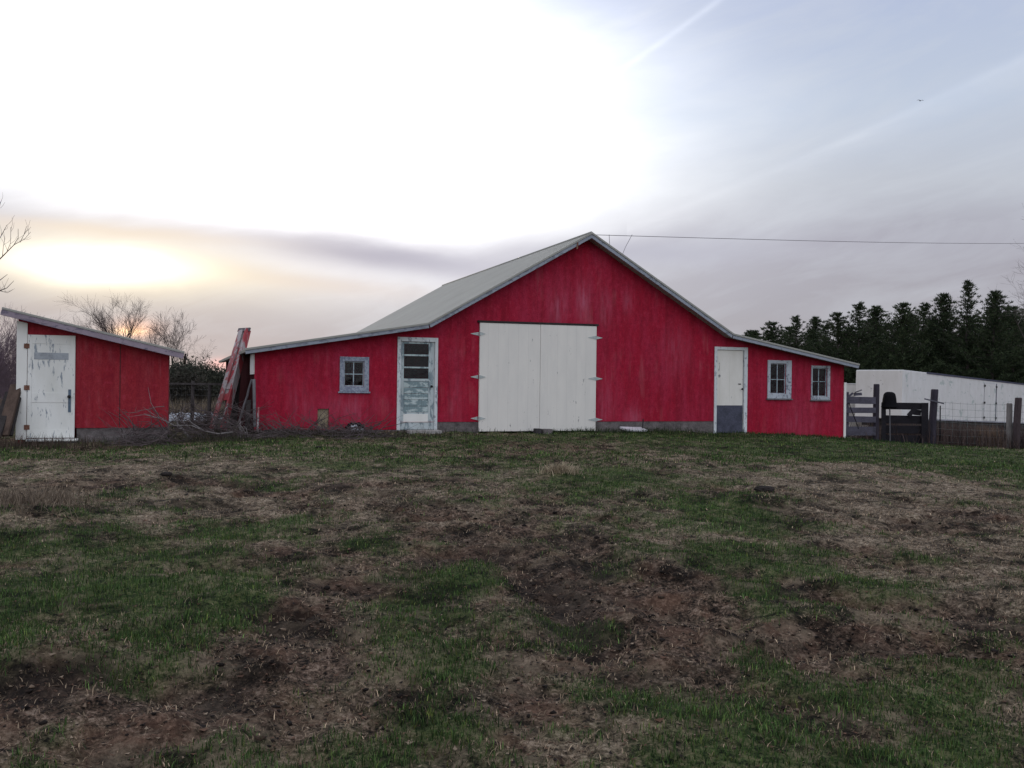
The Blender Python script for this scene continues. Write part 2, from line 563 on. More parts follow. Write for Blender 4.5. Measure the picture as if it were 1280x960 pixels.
def ground_mat():
    m, t, b = new_mat('yard_ground')
    o = t.coord('Object')
    mk = t.attr('cover')
    r_, g_, s_ = t.sep(mk)
    f1 = t.noise(o, 13, 6, .75); f2 = t.noise(o, 48, 4, .75); f3 = t.noise(o, 3.5, 5, .6)
    ff = t.math('ADD', t.math('MULTIPLY', f1, .55), t.math('MULTIPLY', f2, .45))
    green = t.ramp(ff, [(.42, (.008, .012, .006)), (.5, GREEN), (.57, (.115, .115, .056))])
    mud = t.ramp(ff, [(.43, (.007, .006, .006)), (.49, MUD), (.54, (.120, .080, .060)), (.59, (.24, .18, .14))])
    straw = t.ramp(ff, [(.42, (.024, .018, .015)), (.5, STRAW), (.58, (.38, .31, .235))])
    mud = t.mix(t.ramp(f3, [(.48, 0.0), (.62, .55)]), mud, t.mix(ff, (.06, .030, .020), (.20, .115, .080)))
    col = t.mix(r_, t.mix(t.math('DIVIDE', s_, t.math('ADD', t.math('ADD', g_, s_), .0001)), mud, straw), green)
    damp_shade = t.noise(o, 1.7, 7, .68, .5)
    dk = t.ramp(damp_shade, [(.40, .22), (.46, .70), (.51, 1.0), (.62, 1.2)])  # damp patches and the shade of soil cracks, multiplied into the colour
    col = t.mix(1.0, col, dk, 'MULTIPLY')
    dry_ = t.noise(t.vmath('ADD', o, (31, 7, 2)), 2.3, 7, .68, .4)
    col = t.mix(t.ramp(dry_, [(.53, 0.0), (.66, .55)]), col, t.mix(ff, (.10, .075, .050), (.38, .30, .22)))
    wr_, wg_, wb_ = t.sep(t.attr('wet_rut_shade'))
    col = t.mix(t.math('MULTIPLY', wr_, .75), col, t.mix(ff, (.006, .005, .005), (.035, .026, .022)))  # rut lines darkened in the colour, for wet mud and shade
    t.put(b.inputs['Base Color'], col)
    b.inputs['Roughness'].default_value = .95; b.inputs['Specular IOR Level'].default_value = .1
    t.put(b.inputs['Normal'], t.bump(ff, 1.0, .035))
    return m


def axis(lo, d0, d1, hi, step, n):
    mid = np.arange(d0, d1 + step / 2, step)
    a = d0 - np.geomspace(step * 1.5, d0 - lo, n)[::-1]; b = d1 + np.geomspace(step * 1.5, hi - d1, n)
    return np.concatenate([a, mid, b])


xs = axis(-900, -13.5, 15.0, 900, .06, 60); ys = axis(-250, 2.4, 25.5, 1500, .06, 60)
X, Y = np.meshgrid(xs, ys); gx, gy = X.ravel(), Y.ravel()
mk = masks(gx, gy)
gz = H(gx, gy, True, mk)
nx, ny = len(xs), len(ys)
idx = np.arange(nx * ny).reshape(ny, nx)
quads = np.stack([idx[:-1, :-1], idx[:-1, 1:], idx[1:, 1:], idx[1:, :-1]], -1).reshape(-1, 4)
wet_rut_shade = np.zeros_like(gx)  # wet mud and the shade of the ruts, painted dark along their lines
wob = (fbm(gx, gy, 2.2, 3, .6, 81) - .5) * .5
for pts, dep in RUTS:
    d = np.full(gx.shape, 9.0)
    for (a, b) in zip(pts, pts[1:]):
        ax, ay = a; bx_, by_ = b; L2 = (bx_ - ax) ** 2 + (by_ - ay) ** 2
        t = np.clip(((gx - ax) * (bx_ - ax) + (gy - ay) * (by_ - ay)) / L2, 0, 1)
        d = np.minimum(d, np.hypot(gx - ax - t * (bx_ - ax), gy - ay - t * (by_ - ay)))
    wet_rut_shade = np.maximum(wet_rut_shade, np.exp(-((d + wob) / .17) ** 2) * min(1, dep / .05))
wet_rut_shade = wet_rut_shade * np.clip((fbm(gx, gy, 1.6, 4, .65, 82) - .36) * 6, 0, 1)
ground = np_mesh('ground', np.stack([gx, gy, gz], 1), [quads], ground_mat(), {'cover': np.stack([mk[0], mk[1], mk[2]], 1), 'wet_rut_shade': np.stack([wet_rut_shade, wet_rut_shade, wet_rut_shade], 1)}, smooth=True)
tag(ground, kind='structure')

# ------------------------------------------------------------------ grass blades, straw, leaf litter
BARN = Frame(0, 21.07, 0, BA)
SHEDX, SHEDY = -9.26, 17.6
SHED = Frame(SHEDX, SHEDY, 0, BA)


def in_buildings(x, y):
    c, s = math.cos(BA), math.sin(BA)
    u = x * c + (y - 21.07) * s; v = -x * s + (y - 21.07) * c
    inb = (v > -.02) & (v < 12.3) & (u > -6.3) & (u < 9.3)
    u2 = (x - SHEDX) * c + (y - SHEDY) * s; v2 = -(x - SHEDX) * s + (y - SHEDY) * c
    return inb | ((v2 > -.02) & (v2 < 3) & (u2 > -.3) & (u2 < 3.2))


def blades(x, y, z, h, wd, lean, ang, bend=.5):
    """one curved blade per row: quad + tip"""
    n = len(x); az_ = ang
    dx, dy = np.cos(az_), np.sin(az_)
    px, py = -dy, dx
    lx = lean * h
    up = np.sqrt(np.maximum(h * h - lx * lx, (h * .15) ** 2))
    V = np.zeros((n, 5, 3))
    V[:, 0] = np.stack([x - px * wd / 2, y - py * wd / 2, z - .012], 1)
    V[:, 1] = np.stack([x + px * wd / 2, y + py * wd / 2, z - .012], 1)
    mx, my = x + dx * lx * .45, y + dy * lx * .45
    V[:, 2] = np.stack([mx + px * wd * .42, my + py * wd * .42, z + up * .6], 1)
    V[:, 3] = np.stack([mx - px * wd * .42, my - py * wd * .42, z + up * .6], 1)
    V[:, 4] = np.stack([x + dx * lx, y + dy * lx, z + up], 1)
    b = (np.arange(n) * 5)[:, None]
    return V.reshape(-1, 3), [b + np.array([[0, 1, 2, 3]]), b + np.array([[3, 2, 4]])]


def tint_mat(name, rough=.8, trans=.25):
    m, t, b = new_mat(name)
    c = t.attr('tint')
    t.put(b.inputs['Base Color'], c)
    b.inputs['Roughness'].default_value = rough; b.inputs['Specular IOR Level'].default_value = .15
    if trans:
        tr = t.node('ShaderNodeBsdfTranslucent'); t.put(tr.inputs['Color'], c)
        mx = t.node('ShaderNodeMixShader'); mx.inputs[0].default_value = trans
        t.l.new(b.outputs[0], mx.inputs[1]); t.l.new(tr.outputs[0], mx.inputs[2])
        t.l.new(mx.outputs[0], m.node_tree.nodes['Material Output'].inputs[0])
    return m


BLADE = tint_mat('grass_blade')
gp = []
for (y0, y1, dens, mar) in ((2.6, 5.5, 5500, 1.0), (5.5, 8.5, 3000, 1.0), (8.5, 12, 1400, 1.0), (12, 17, 620, 1.2), (17, 25.5, 260, 1.2)):
    wmax = y1 * .58 + mar
    n = int(dens * (y1 - y0) * 2 * wmax)
    gp.append((RNG.uniform(-wmax, wmax, n), RNG.uniform(y0, y1, n)))
bx = np.concatenate([a for a, b in gp]); by = np.concatenate([b for a, b in gp])
keep = (np.abs(bx) < by * .58 + 1.0) & ~in_buildings(bx, by)
bx, by = bx[keep], by[keep]
mk = masks(bx, by)
u = RNG.random(len(bx))
keep = u < np.clip(mk[0] * 1.0 + mk[2] * .55 + mk[1] * .16, 0, 1)
bx, by, mk = bx[keep], by[keep], mk[:, keep]
n = len(bx)
clump = fbm(bx, by, 1.7, 3, .6, 40)
clump2 = fbm(bx, by, 5.0, 3, .6, 41)
bz = H(bx, by, True, mk)
pg = mk[0] / (mk[0] + .75 * mk[2] + .45 * mk[1] + 1e-6)
isg = RNG.random(n) < (pg * 1.05 - .08)
h = np.where(isg, .018 + .045 * clump2 * RNG.uniform(.5, 1.3, n), .014 + .036 * RNG.random(n)) * (.75 + .8 * np.clip(clump - .35, 0, 1))
lean = np.where(isg, RNG.uniform(.25, .9, n), RNG.uniform(.75, .99, n))
wd = np.where(by < 8.5, .0042, np.where(by < 14, .0065, .011)) * RNG.uniform(.7, 1.3, n)
dist_h = np.clip((by - 9) / 10, 0, 1); h = h * (1 + .35 * dist_h)
gv = RNG.random((n, 1))
gc = (1 - gv) * np.array([[.015, .036, .012]]) + gv * np.array([[.072, .125, .036]])
gc = gc * (1 + .6 * (clump[:, None] - .5)) * np.array([[1, 1, 1]]) + (RNG.random((n, 1)) < .10) * np.array([[.05, .04, .008]])
sc_ = (1 - gv) * np.array([[.065, .050, .036]]) + gv * np.array([[.33, .26, .18]])
tint = np.where(isg[:, None], gc, sc_) * np.exp(RNG.normal(.05, .38, (n, 1))) * (.5 + 1.0 * fbm(bx, by, 1.8, 4, .65, 60))[:, None] * np.array([[1.0, .97, .97]])
V, Fs = blades(bx, by, bz, h, wd, lean, RNG.uniform(0, 2 * np.pi, n))
grass = np_mesh('grass', V, Fs, BLADE, {'tint': np.repeat(tint, 5, 0)})
tag(grass, 'short patchy green and straw coloured grass covering the muddy yard', 'grass', kind='stuff')

# flattened leaves and scraps of turf on the bare soil
lp = []
for (y0, y1, dens) in ((2.8, 6, 900), (6, 9, 450), (9, 14, 200), (14, 21, 70)):
    wmax = y1 * .58 + 1; n = int(dens * (y1 - y0) * 2 * wmax)
    lp.append((RNG.uniform(-wmax, wmax, n), RNG.uniform(y0, y1, n)))
lx = np.concatenate([a for a, b in lp]); ly = np.concatenate([b for a, b in lp])
mk = masks(lx, ly)
keep = (RNG.random(len(lx)) < np.clip(mk[1] * .9 + mk[2] * .6 + mk[0] * .10, 0, 1)) & (np.abs(lx) < ly * .58 + 1) & ~in_buildings(lx, ly)
lx, ly = lx[keep], ly[keep]; n = len(lx)
lz = H(lx, ly) + .004
sz = RNG.uniform(.005, .015, n) * np.where(RNG.random(n) < .03, 1.7, 1.0) * (1 + np.clip((ly - 6) / 12, 0, 1)); an = RNG.uniform(0, 2 * np.pi, n)
ca, sa = np.cos(an), np.sin(an)
V = np.zeros((n, 4, 3))
asp = RNG.uniform(.25, .8, n)
for j, (a, b, c) in enumerate(((-1, 0, .3), (0, -1, 0), (1, 0, .45), (0, 1, .1))):
    ox, oy = a * sz, b * sz * asp
    V[:, j] = np.stack([lx + ox * ca - oy * sa, ly + ox * sa + oy * ca, lz + c * sz * RNG.uniform(.2, 1.4, n)], 1)
q = RNG.random((n, 1))
lc = np.where(q < .45, np.array([[.014, .010, .009]]), np.where(q < .85, np.array([[.11, .062, .042]]), np.array([[.24, .185, .135]]))) * RNG.uniform(.6, 1.3, (n, 1))
b4 = (np.arange(n) * 4)[:, None]
lit = np_mesh('leaf_litter', V.reshape(-1, 3), [b4 + np.array([[0, 1, 2, 3]])], tint_mat('dead_leaf', .85, .1), {'tint': np.repeat(lc, 4, 0)})
tag(lit, 'brown dead leaves and clods scattered over the bare soil', 'leaf litter', kind='stuff')


# lumps of turned earth
cp_ = []
for (y0, y1, dens) in ((3, 7, 190), (7, 11, 80), (11, 19, 20)):
    wmax = y1 * .58 + 1; n = int(dens * (y1 - y0) * 2 * wmax)
    cp_.append((RNG.uniform(-wmax, wmax, n), RNG.uniform(y0, y1, n)))
cx_ = np.concatenate([a for a, b in cp_]); cy_ = np.concatenate([b for a, b in cp_])
mk = masks(cx_, cy_)
keep = (RNG.random(len(cx_)) < np.clip((mk[1] - .35) * 1.5, 0, 1)) & (np.abs(cx_) < cy_ * .58 + 1)
cx_, cy_ = cx_[keep], cy_[keep]; n = len(cx_)
bm = bmesh.new(); bmesh.ops.create_icosphere(bm, subdivisions=1, radius=1)
ico = np.array([v.co for v in bm.verts]); icf = np.array([[v.index for v in f.verts] for f in bm.faces]); bm.free()
sz = np.minimum(np.exp(RNG.normal(-4.75, .45, n)), .022) * (1 + np.clip((cy_ - 6) / 10, 0, .8))
V = ico[None] * (sz[:, None, None] * RNG.uniform(.35, 1.35, (n, len(ico), 1))) * np.array([1.25, 1.25, .6])
an = RNG.uniform(0, 6.28, n); ca, sa = np.cos(an)[:, None], np.sin(an)[:, None]
V = np.stack([(V[..., 0] * ca - V[..., 1] * sa * .7) + cx_[:, None], (V[..., 0] * sa + V[..., 1] * ca * .7) + cy_[:, None], V[..., 2] + (H(cx_, cy_) + sz * .15)[:, None]], -1)
fc = (icf[None] + (np.arange(n) * len(ico))[:, None, None]).reshape(-1, 3)
q = RNG.random((n, 1)); lc = np.where(q < .5, np.array([[.013, .010, .009]]), np.where(q < .85, np.array([[.055, .038, .028]]), np.array([[.13, .095, .07]]))) * RNG.uniform(.6, 1.4, (n, 1))
lumps = np_mesh('earth_lumps', V.reshape(-1, 3), [fc], tint_mat('lump_soil', .95, 0), {'tint': np.repeat(lc, len(ico), 0)})
tag(lumps, 'small lumps of turned earth strewn over the muddy tracks', 'soil', kind='stuff')


def tuft(name, cx, cy, rx, ry, n, hh, cols, label, cat, kind=None, wdt=.008, leanr=(.2, .8), dark=.0, group=None):
    x = cx + RNG.normal(0, .5, n) * rx; y = cy + RNG.normal(0, .5, n) * ry
    ok = ~in_buildings(x, y); x, y = x[ok], y[ok]; n = len(x)
    z = H(x, y)
    f = RNG.random((n, 1)); c = (1 - f) * np.array([cols[0]]) + f * np.array([cols[1]])
    V, Fs = blades(x, y, z, hh * RNG.uniform(.4, 1.15, n), np.full(n, wdt) * RNG.uniform(.6, 1.3, n), RNG.uniform(*leanr, n), RNG.uniform(0, 2 * np.pi, n))
    o = np_mesh(name, V, Fs, BLADE, {'tint': np.repeat(c, 5, 0)})
    return tag(o, label, cat, group, kind)


# ------------------------------------------------------------------ materials for the buildings
def red_wall_mat(name, groove=.2, red=(.365, .013, .038), fade=(.39, .038, .085), worn=()):
    m, t, b = new_mat(name)
    o = t.coord()
    x, y, z = t.sep(o)
    streak = t.noise(t.mapping(o, (1.6, 1, .4)), 2.6, 6, .62, .2)
    blot = t.noise(t.mapping(o, (.6, 1, .45), (3, 0, 1)), 1.1, 4, .5)
    fine_ = t.noise(o, 34, 5, .75)
    mott = t.noise(t.mapping(o, (1, 1, .7), (5, 2, 8)), 11, 5, .72)
    grit = t.noise(t.mapping(o, (1, 1, .5)), 90, 3, .7)
    col = t.mix(t.ramp(t.math('MULTIPLY', t.math('ADD', streak, blot), .5), [(.44, 0.0), (.66, .75)]), red, fade)
    dk = t.noise(t.mapping(o, (2.6, 1, .3), (9, 2, 4)), 2.0, 5, .6)
    col = t.mix(t.ramp(dk, [(.36, .55), (.54, 0.0)]), col, (.20, .010, .022))
    col = t.mix(t.ramp(fine_, [(.40, .45), (.56, 0.0)]), col, (.16, .008, .020))
    col = t.mix(t.ramp(mott, [(.38, .38), (.50, 0.0)]), col, (.17, .009, .026))
    col = t.mix(t.ramp(mott, [(.54, 0.0), (.66, .28)]), col, (.48, .055, .105))
    col = t.mix(t.ramp(grit, [(.60, 0.0), (.72, .35)]), col, (.46, .13, .15))
    # pale worn streaks where the paint has washed thin
    wear = t.noise(t.mapping(o, (3.6, 1, .45), (1.7, 0, 6)), 1.5, 6, .6)
    patch = t.noise(t.mapping(o, (1.0, 1, 1.2), (4.1, 0, 2.2)), .9, 2, .5)
    wf = t.math('MULTIPLY', t.ramp(wear, [(.50, 0.0), (.68, 1.0)]), t.ramp(patch, [(.50, 0.0), (.66, .24)]))
    col = t.mix(wf, col, (.50, .20, .22))
    for (u_, z_, ru, rz, k_) in worn:
        a_ = t.math('DIVIDE', t.math('SUBTRACT', x, u_), ru); c_ = t.math('DIVIDE', t.math('SUBTRACT', z, z_), rz)
        g_ = t.math('EXPONENT', t.math('MULTIPLY', t.math('ADD', t.math('MULTIPLY', a_, a_), t.math('MULTIPLY', c_, c_)), -1.0))
        strk = t.ramp(t.noise(t.mapping(o, (6, 1, .8), (u_, 0, z_)), 1.6, 6, .65), [(.40, .15), (.62, 1.0)])
        col = t.mix(t.math('MULTIPLY', t.math('MULTIPLY', g_, strk), k_), col, (.46, .13, .20))
    t.put(b.inputs['Base Color'], col)
    b.inputs['Roughness'].default_value = .85; b.inputs['Specular IOR Level'].default_value = .1
    h_ = t.math('ADD', t.math('MULTIPLY', fine_, .6), t.math('MULTIPLY', grit, .4))
    if groove:
        gr = t.math('ABSOLUTE', t.math('SUBTRACT', t.math('FRACT', t.math('DIVIDE', x, groove)), .5))
        gl = t.ramp(gr, [(.0, 0.0), (.035, 1.0)])
        h_ = t.math('ADD', t.math('MULTIPLY', h_, .5), t.math('MULTIPLY', gl, .5))
    t.put(b.inputs['Normal'], t.bump(h_, .45, .006))
    return m


RED = red_wall_mat('barn_red_paint', worn=[(*BARN.hit(px, py), ru, rz, k_) for px, py, ru, rz, k_ in (
    (729, 376, .16, .45, .75), (697, 384, .22, .40, .55), (757, 384, .14, .38, .5), (785, 378, .14, .3, .35), (845, 440, .35, .5, .35), (792, 522, .22, .22, .55),
    (758, 505, .25, .5, .35), (1000, 528, .5, .3, .3), (375, 505, .3, .4, .3), (440, 510, .5, .35, .4), (570, 500, .2, .6, .25))])
SHEDRED = red_wall_mat('shed_red_paint', .203, (.29, .022, .032), (.33, .05, .06))
WHITE = peel_mat('white_door_paint', (.735, .725, .685), (.16, .17, .19), .09, 9, (1, 1, .3), dirt=.14)
SHEDWHITE = peel_mat('flaking_white_paint', (.74, .755, .735), (.26, .30, .34), .26, 17, (1, 1, .2), dirt=.16)
POSTWHITE = peel_mat('white_trim_paint', (.76, .77, .75), (.2, .2, .2), .05, 6, dirt=.1)
TEAL = peel_mat('peeling_pale_blue_paint', (.50, .59, .60), (.20, .275, .295), .55, 5.5, (.6, 1, 1.6), dirt=.25)
FRAMEW = peel_mat('worn_frame_paint', (.64, .69, .72), (.30, .34, .38), .28, 15, (1, 1, .5), dirt=.2)
WINB = peel_mat('blistered_window_paint', (.35, .40, .48), (.20, .225, .30), .50, 20, (1, 1, 1), dirt=.3)
WINW = peel_mat('chipped_window_paint', (.45, .50, .56), (.17, .18, .23), .34, 22, (1, 1, .7), dirt=.25)
FASCIA = peel_mat('weathered_fascia_paint', (.31, .345, .41), (.19, .21, .25), .34, 14, (.4, 1, 1), dirt=.25)
PURPLE = peel_mat('faded_fascia_paint', (.31, .26, .32), (.16, .14, .19), .34, 14, (.3, 1, 1), dirt=.3)
DOORTEAL = peel_mat('worn_pale_door_paint', (.50, .57, .59), (.21, .27, .30), .40, 8, (1, 1, .4), dirt=.25)
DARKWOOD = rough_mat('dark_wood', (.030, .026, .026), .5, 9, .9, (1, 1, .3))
GREYWOOD = rough_mat('grey_weathered_wood', (.13, .125, .135), .5, 8, .9, (1, 1, .25))
KICK = rough_mat('dark_kick_board', (.065, .070, .10), .5, 5, .85, (1, 1, 1))
CONC = rough_mat('old_concrete', (.125, .112, .112), .6, 5.0, .95, bump=.5, bd=.02)
IRON = rough_mat('grey_iron', (.42, .47, .47), .3, 20, .6, metal=.3)
RUST = rough_mat('rusty_iron', (.17, .085, .06), .5, 18, .8)
BLACK = rough_mat('black_iron', (.012, .012, .014), .3, 10, .5)
TAN = rough_mat('bare_plywood', (.26, .22, .15), .5, 7, .9, (1, 1, .6))
BLACKPL = rough_mat('black_rubber', (.006, .006, .008), .3, 6, .8, spec=.08)


def roof_mat():
    m, t, b = new_mat('weathered_metal_roof')
    o = t.coord(); x, y, z = t.sep(o)
    n1 = t.noise(t.mapping(o, (1, .6, 1)), 1.4, 6, .6); n2 = t.noise(t.mapping(o, (1, 3, 1)), 9, 5, .7)
    c = t.mix(n1, (.25, .255, .235), (.36, .36, .335))
    c = t.mix(t.ramp(n2, [(.58, 0.0), (.74, .5)]), c, (.30, .24, .19))
    seam = t.math('ABSOLUTE', t.math('SUBTRACT', t.math('FRACT', t.math('DIVIDE', y, .61)), .5))
    sl = t.ramp(seam, [(.0, 1.0), (.03, 0.0)])
    c = t.mix(t.math('MULTIPLY', sl, .3), c, (.2, .2, .2))
    t.put(b.inputs['Base Color'], c)
    b.inputs['Roughness'].default_value = .8; b.inputs['Specular IOR Level'].default_value = .12
    t.put(b.inputs['Normal'], t.bump(t.math('ADD', sl, t.math('MULTIPLY', n2, .3)), .4, .01))
    return m


ROOF = roof_mat()


def glass_mat(name, g=.10, dirt=.12):
    m, t, b = new_mat(name)
    nt = m.node_tree
    tr = t.node('ShaderNodeBsdfTransparent'); tr.inputs[0].default_value = (.75, .8, .85, 1)
    gl = t.node('ShaderNodeBsdfGlossy'); gl.inputs['Roughness'].default_value = .06
    n = t.noise(t.coord(), 3.0, 3, .5)
    t.put(gl.inputs['Normal'], t.bump(n, .25, .02))
    mx = t.node('ShaderNodeMixShader'); mx.inputs[0].default_value = g
    t.l.new(tr.outputs[0], mx.inputs[1]); t.l.new(gl.outputs[0], mx.inputs[2])
    df = t.node('ShaderNodeBsdfDiffuse'); df.inputs[0].default_value = (.25, .26, .32, 1)
    mx2 = t.node('ShaderNodeMixShader')
    dn = t.noise(t.mapping(t.coord(), (1, 1, 1), (3, 1, 2)), 5, 5, .7)
    t.put(mx2.inputs[0], t.ramp(dn, [(.45, 0.0), (.75, dirt)]))
    t.l.new(mx.outputs[0], mx2.inputs[1]); t.l.new(df.outputs[0], mx2.inputs[2])
    t.l.new(mx2.outputs[0], nt.nodes['Material Output'].inputs[0])
    return m


GLASS = glass_mat('old_window_glass', .014, .03)


def wall_with_holes(name, outline, holes, t, m, parent, v=0.0):
    bm = bmesh.new(); loops = []
    for L in [outline] + holes:
        vs = [bm.verts.new((x, v, z)) for x, z in L]
        es = [bm.edges.new((vs[i], vs[(i + 1) % len(vs)])) for i in range(len(vs))]
        loops.append((vs, es))
    bmesh.ops.triangle_fill(bm, use_beauty=True, use_dissolve=False, edges=[e for _, es in loops for e in es], normal=(0, -1, 0))
    for f in bm.faces:
        f.normal_update()
        if f.normal.y > 0:
            f.normal_flip()
    bm.verts.index_update()
    V_ = [tuple(q_.co) for q_ in bm.verts]; Fc = [tuple(q_.index for q_ in f.verts) for f in bm.faces]
    n_ = len(V_)
    mb_ = MB(); mb_.v = V_ + [(x, y + t, z) for x, y, z in V_]
    mb_.f = Fc + [tuple(i + n_ for i in f[::-1]) for f in Fc]
    for vs, _ in loops:
        k = len(vs)
        for i in range(k):
            a, b = vs[i].index, vs[(i + 1) % k].index
            mb_.f.append((a, b, b + n_, a + n_))
    bm.free()
    o = mb_.build(name, m, parent)
    bm = bmesh.new(); bm.from_mesh(o.data); bmesh.ops.recalc_face_normals(bm, faces=bm.faces); bm.to_mesh(o.data); bm.free()
    return o


def rect(fr, x0, y0, x1, y1, v=0.0):
    """pixel box on a frame's front plane -> (u0, u1, z0, z1)"""
    a = fr.hit(x0, (y0 + y1) / 2, v); b = fr.hit(x1, (y0 + y1) / 2, v)
    top = fr.hit((x0 + x1) / 2, y0, v); bot = fr.hit((x0 + x1) / 2, y1, v)
    return a[0], b[0], bot[1], top[1]


def rpoly(r):
    return [(r[0], r[2]), (r[1], r[2]), (r[1], r[3]), (r[0], r[3])]


# ------------------------------------------------------------------ the barn
barn = empty('barn', BARN.o, 'large red barn with a grey gable roof, two lean-to wings and white double doors', 'barn', BA)
OV = -.30
prof = [BARN.hit(*p, OV) for p in ((306, 436), (535, 404), (739, 291), (916, 417.5), (1073, 455.5))]
DEPTH = 12.2
RT = .07


def roof_slab(name, a, b, ov=OV, back=DEPTH + .25, parent=barn, m=ROOF, t=RT):
    mb = MB()
    dx, dz = b[0] - a[0], b[1] - a[1]; L = math.hypot(dx, dz); nx_, nz_ = -dz / L * t, dx / L * t
    poly = [(a[0], a[1]), (b[0], b[1]), (b[0] - nx_, b[1] - nz_), (a[0] - nx_, a[1] - nz_)]
    mb.prism(poly, ov, back)
    return mb.build(name, m, parent, bevel=.008)


def fascia(a, b, dep, name='fascia_board', v0=OV - .035, v1=OV - .002, parent=barn, m=FASCIA, drop=.01, lap=0.0):
    mb = MB()
    dx, dz = b[0] - a[0], b[1] - a[1]; L = math.hypot(dx, dz); ux, uz = dx / L, dz / L
    nx_, nz_ = -uz, ux
    A = (a[0] - nx_ * drop, a[1] - nz_ * drop); B = (b[0] - nx_ * drop, b[1] - nz_ * drop)
    poly = [A, B, (B[0] - nx_ * dep, B[1] - nz_ * dep), (A[0] - nx_ * dep, A[1] - nz_ * dep)]
    mb.prism(poly, v0, v1)
    return mb.build(name, m, parent, bevel=.006)


roof_slab('lean_to_roof', prof[0], prof[1]); roof_slab('roof', prof[1], prof[2]); roof_slab('roof', prof[2], prof[3]); roof_slab('lean_to_roof', prof[3], prof[4])
mb = MB()
mb.tube([(prof[2][0], OV - .01, prof[2][1] + .005), (prof[2][0], DEPTH + .26, prof[2][1] + .002)], .03, 8)
mb.build('ridge_cap', ROOF, barn, smooth=True)
for i in range(4):
    fascia(prof[i], prof[i + 1], .10, v0=OV - .035 - .003 * i)
# the strip of roofing edge metal laid over the boards
for i in range(4):
    fascia(prof[i], prof[i + 1], .045, 'drip_edge', OV - .058 - .002 * i, OV - .048, drop=-.012, m=ROOF)

UL = BARN.hit(318, 500)[0]; UR = BARN.hit(1054.5, 500)[0]


def roof_z(u):
    for a, b in zip(prof, prof[1:]):
        if a[0] <= u <= b[0]:
            return a[1] + (b[1] - a[1]) * (u - a[0]) / (b[0] - a[0])
    return prof[0][1]


dropz = .05
zlo_c = BARN.hit(700, 527)[1]; zlo_l = BARN.hit(400, 537.5)[1]
u_ld0 = BARN.hit(495, 480)[0]; u_ld1 = BARN.hit(547.5, 480)[0]; u_rd1 = BARN.hit(934, 500)[0]; u_rd0 = BARN.hit(892, 500)[0]
outline = [(UL, zlo_l), (u_ld0 + .06, zlo_l), (u_ld0 + .06, zlo_c), (u_rd1 - .06, zlo_c), (u_rd1 - .06, -.42), (UR, -.42),
           (UR, roof_z(UR) - dropz), (prof[3][0], prof[3][1] - dropz), (prof[2][0], prof[2][1] - .06), (prof[1][0], prof[1][1] - dropz), (UL, roof_z(UL) - dropz)]
ld = rect(BARN, 500.5, 427, 543, 537); rd = rect(BARN, 895.5, 437.5, 929.5, 541)
wins = [((424.5, 446, 461, 489.3), (430.0, 451.7, 455.0, 483.0), 442.2, 467.6, WINB), ((959, 450.3, 988.7, 498.2), (962.4, 454.4, 982.2, 492.3), 972.2, 474.4, WINW), ((1013.6, 457, 1036.9, 499.7), (1014.9, 459.8, 1033.6, 495.7), 1024.0, 476.9, WINW)]
hatch = rect(BARN, 397, 511, 411, 536)
# doors reach below the raised wall foot, so their openings cut the outline's foot
holes = [rpoly(rect(BARN, *wn_[1])) for wn_ in wins] + [rpoly(hatch)]
ldz = max(zlo_c + .004, ld[2]); holes.append([(ld[0], ldz), (ld[1], ldz), (ld[1], ld[3]), (ld[0], ld[3])])
holes.append([(rd[0], zlo_c + .004), (rd[1], zlo_c + .004), (rd[1], rd[3]), (rd[0], rd[3])])
wall_with_holes('wall', outline, holes, .10, RED, barn)
# side and rear walls
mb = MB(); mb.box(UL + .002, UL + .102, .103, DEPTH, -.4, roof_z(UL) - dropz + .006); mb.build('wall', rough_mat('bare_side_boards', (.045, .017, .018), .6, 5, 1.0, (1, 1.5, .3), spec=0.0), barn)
mb = MB(); mb.box(UR - .102, UR - .002, .103, DEPTH, -.6, roof_z(UR) - dropz - .02); mb.build('wall', RED, barn)
mb = MB(); mb.prism([(UL + .11, -.5), (UR - .11, -.5)] + [(x, z - dropz) for x, z in outline[6:11][:0]] + [(UR - .11, roof_z(UR) - .045), (prof[3][0], prof[3][1] - .045), (prof[2][0], prof[2][1] - .055), (prof[1][0], prof[1][1] - .045), (UL + .11, roof_z(UL) - .045)], DEPTH - .12, DEPTH - .004)
mb.build('wall', RED, barn)
# concrete foundation, broken for the big doors
for (u0, u1) in ((UL + .03, ld[0] - .02), (ld[1] + .02, BARN.hit(597, 530)[0] + .05), (BARN.hit(744, 530)[0] - .05, rd[0] - .02)):
    mb = MB(); mb.box(u0, u1, .012, .30, -.5, zlo_c - .002 if u0 > UL + .1 else zlo_l - .002)
    mb.build('foundation', CONC, barn, bevel=.012)
mb = MB(); mb.box(ld[0] - .05, ld[1] + .05, -.05, .28, -.3, ld[2] - .01); mb.build('door_sill', CONC, barn, bevel=.01)
# white corner board at the far corner
mb = MB(); cz = BARN.hit(1055, 478)[1]
mb.box(UR + .003, UR + .075, -.02, .10, -.42, cz); mb.build('corner_board', POSTWHITE, barn, bevel=.005)
# pale patch of bare boarding under the near eave, on the side wall
mb = MB(); mb.box(UL - .024, UL - .001, .05, 1.0, roof_z(UL) - .55, roof_z(UL) - .12); mb.build('side_patch', POSTWHITE, barn)

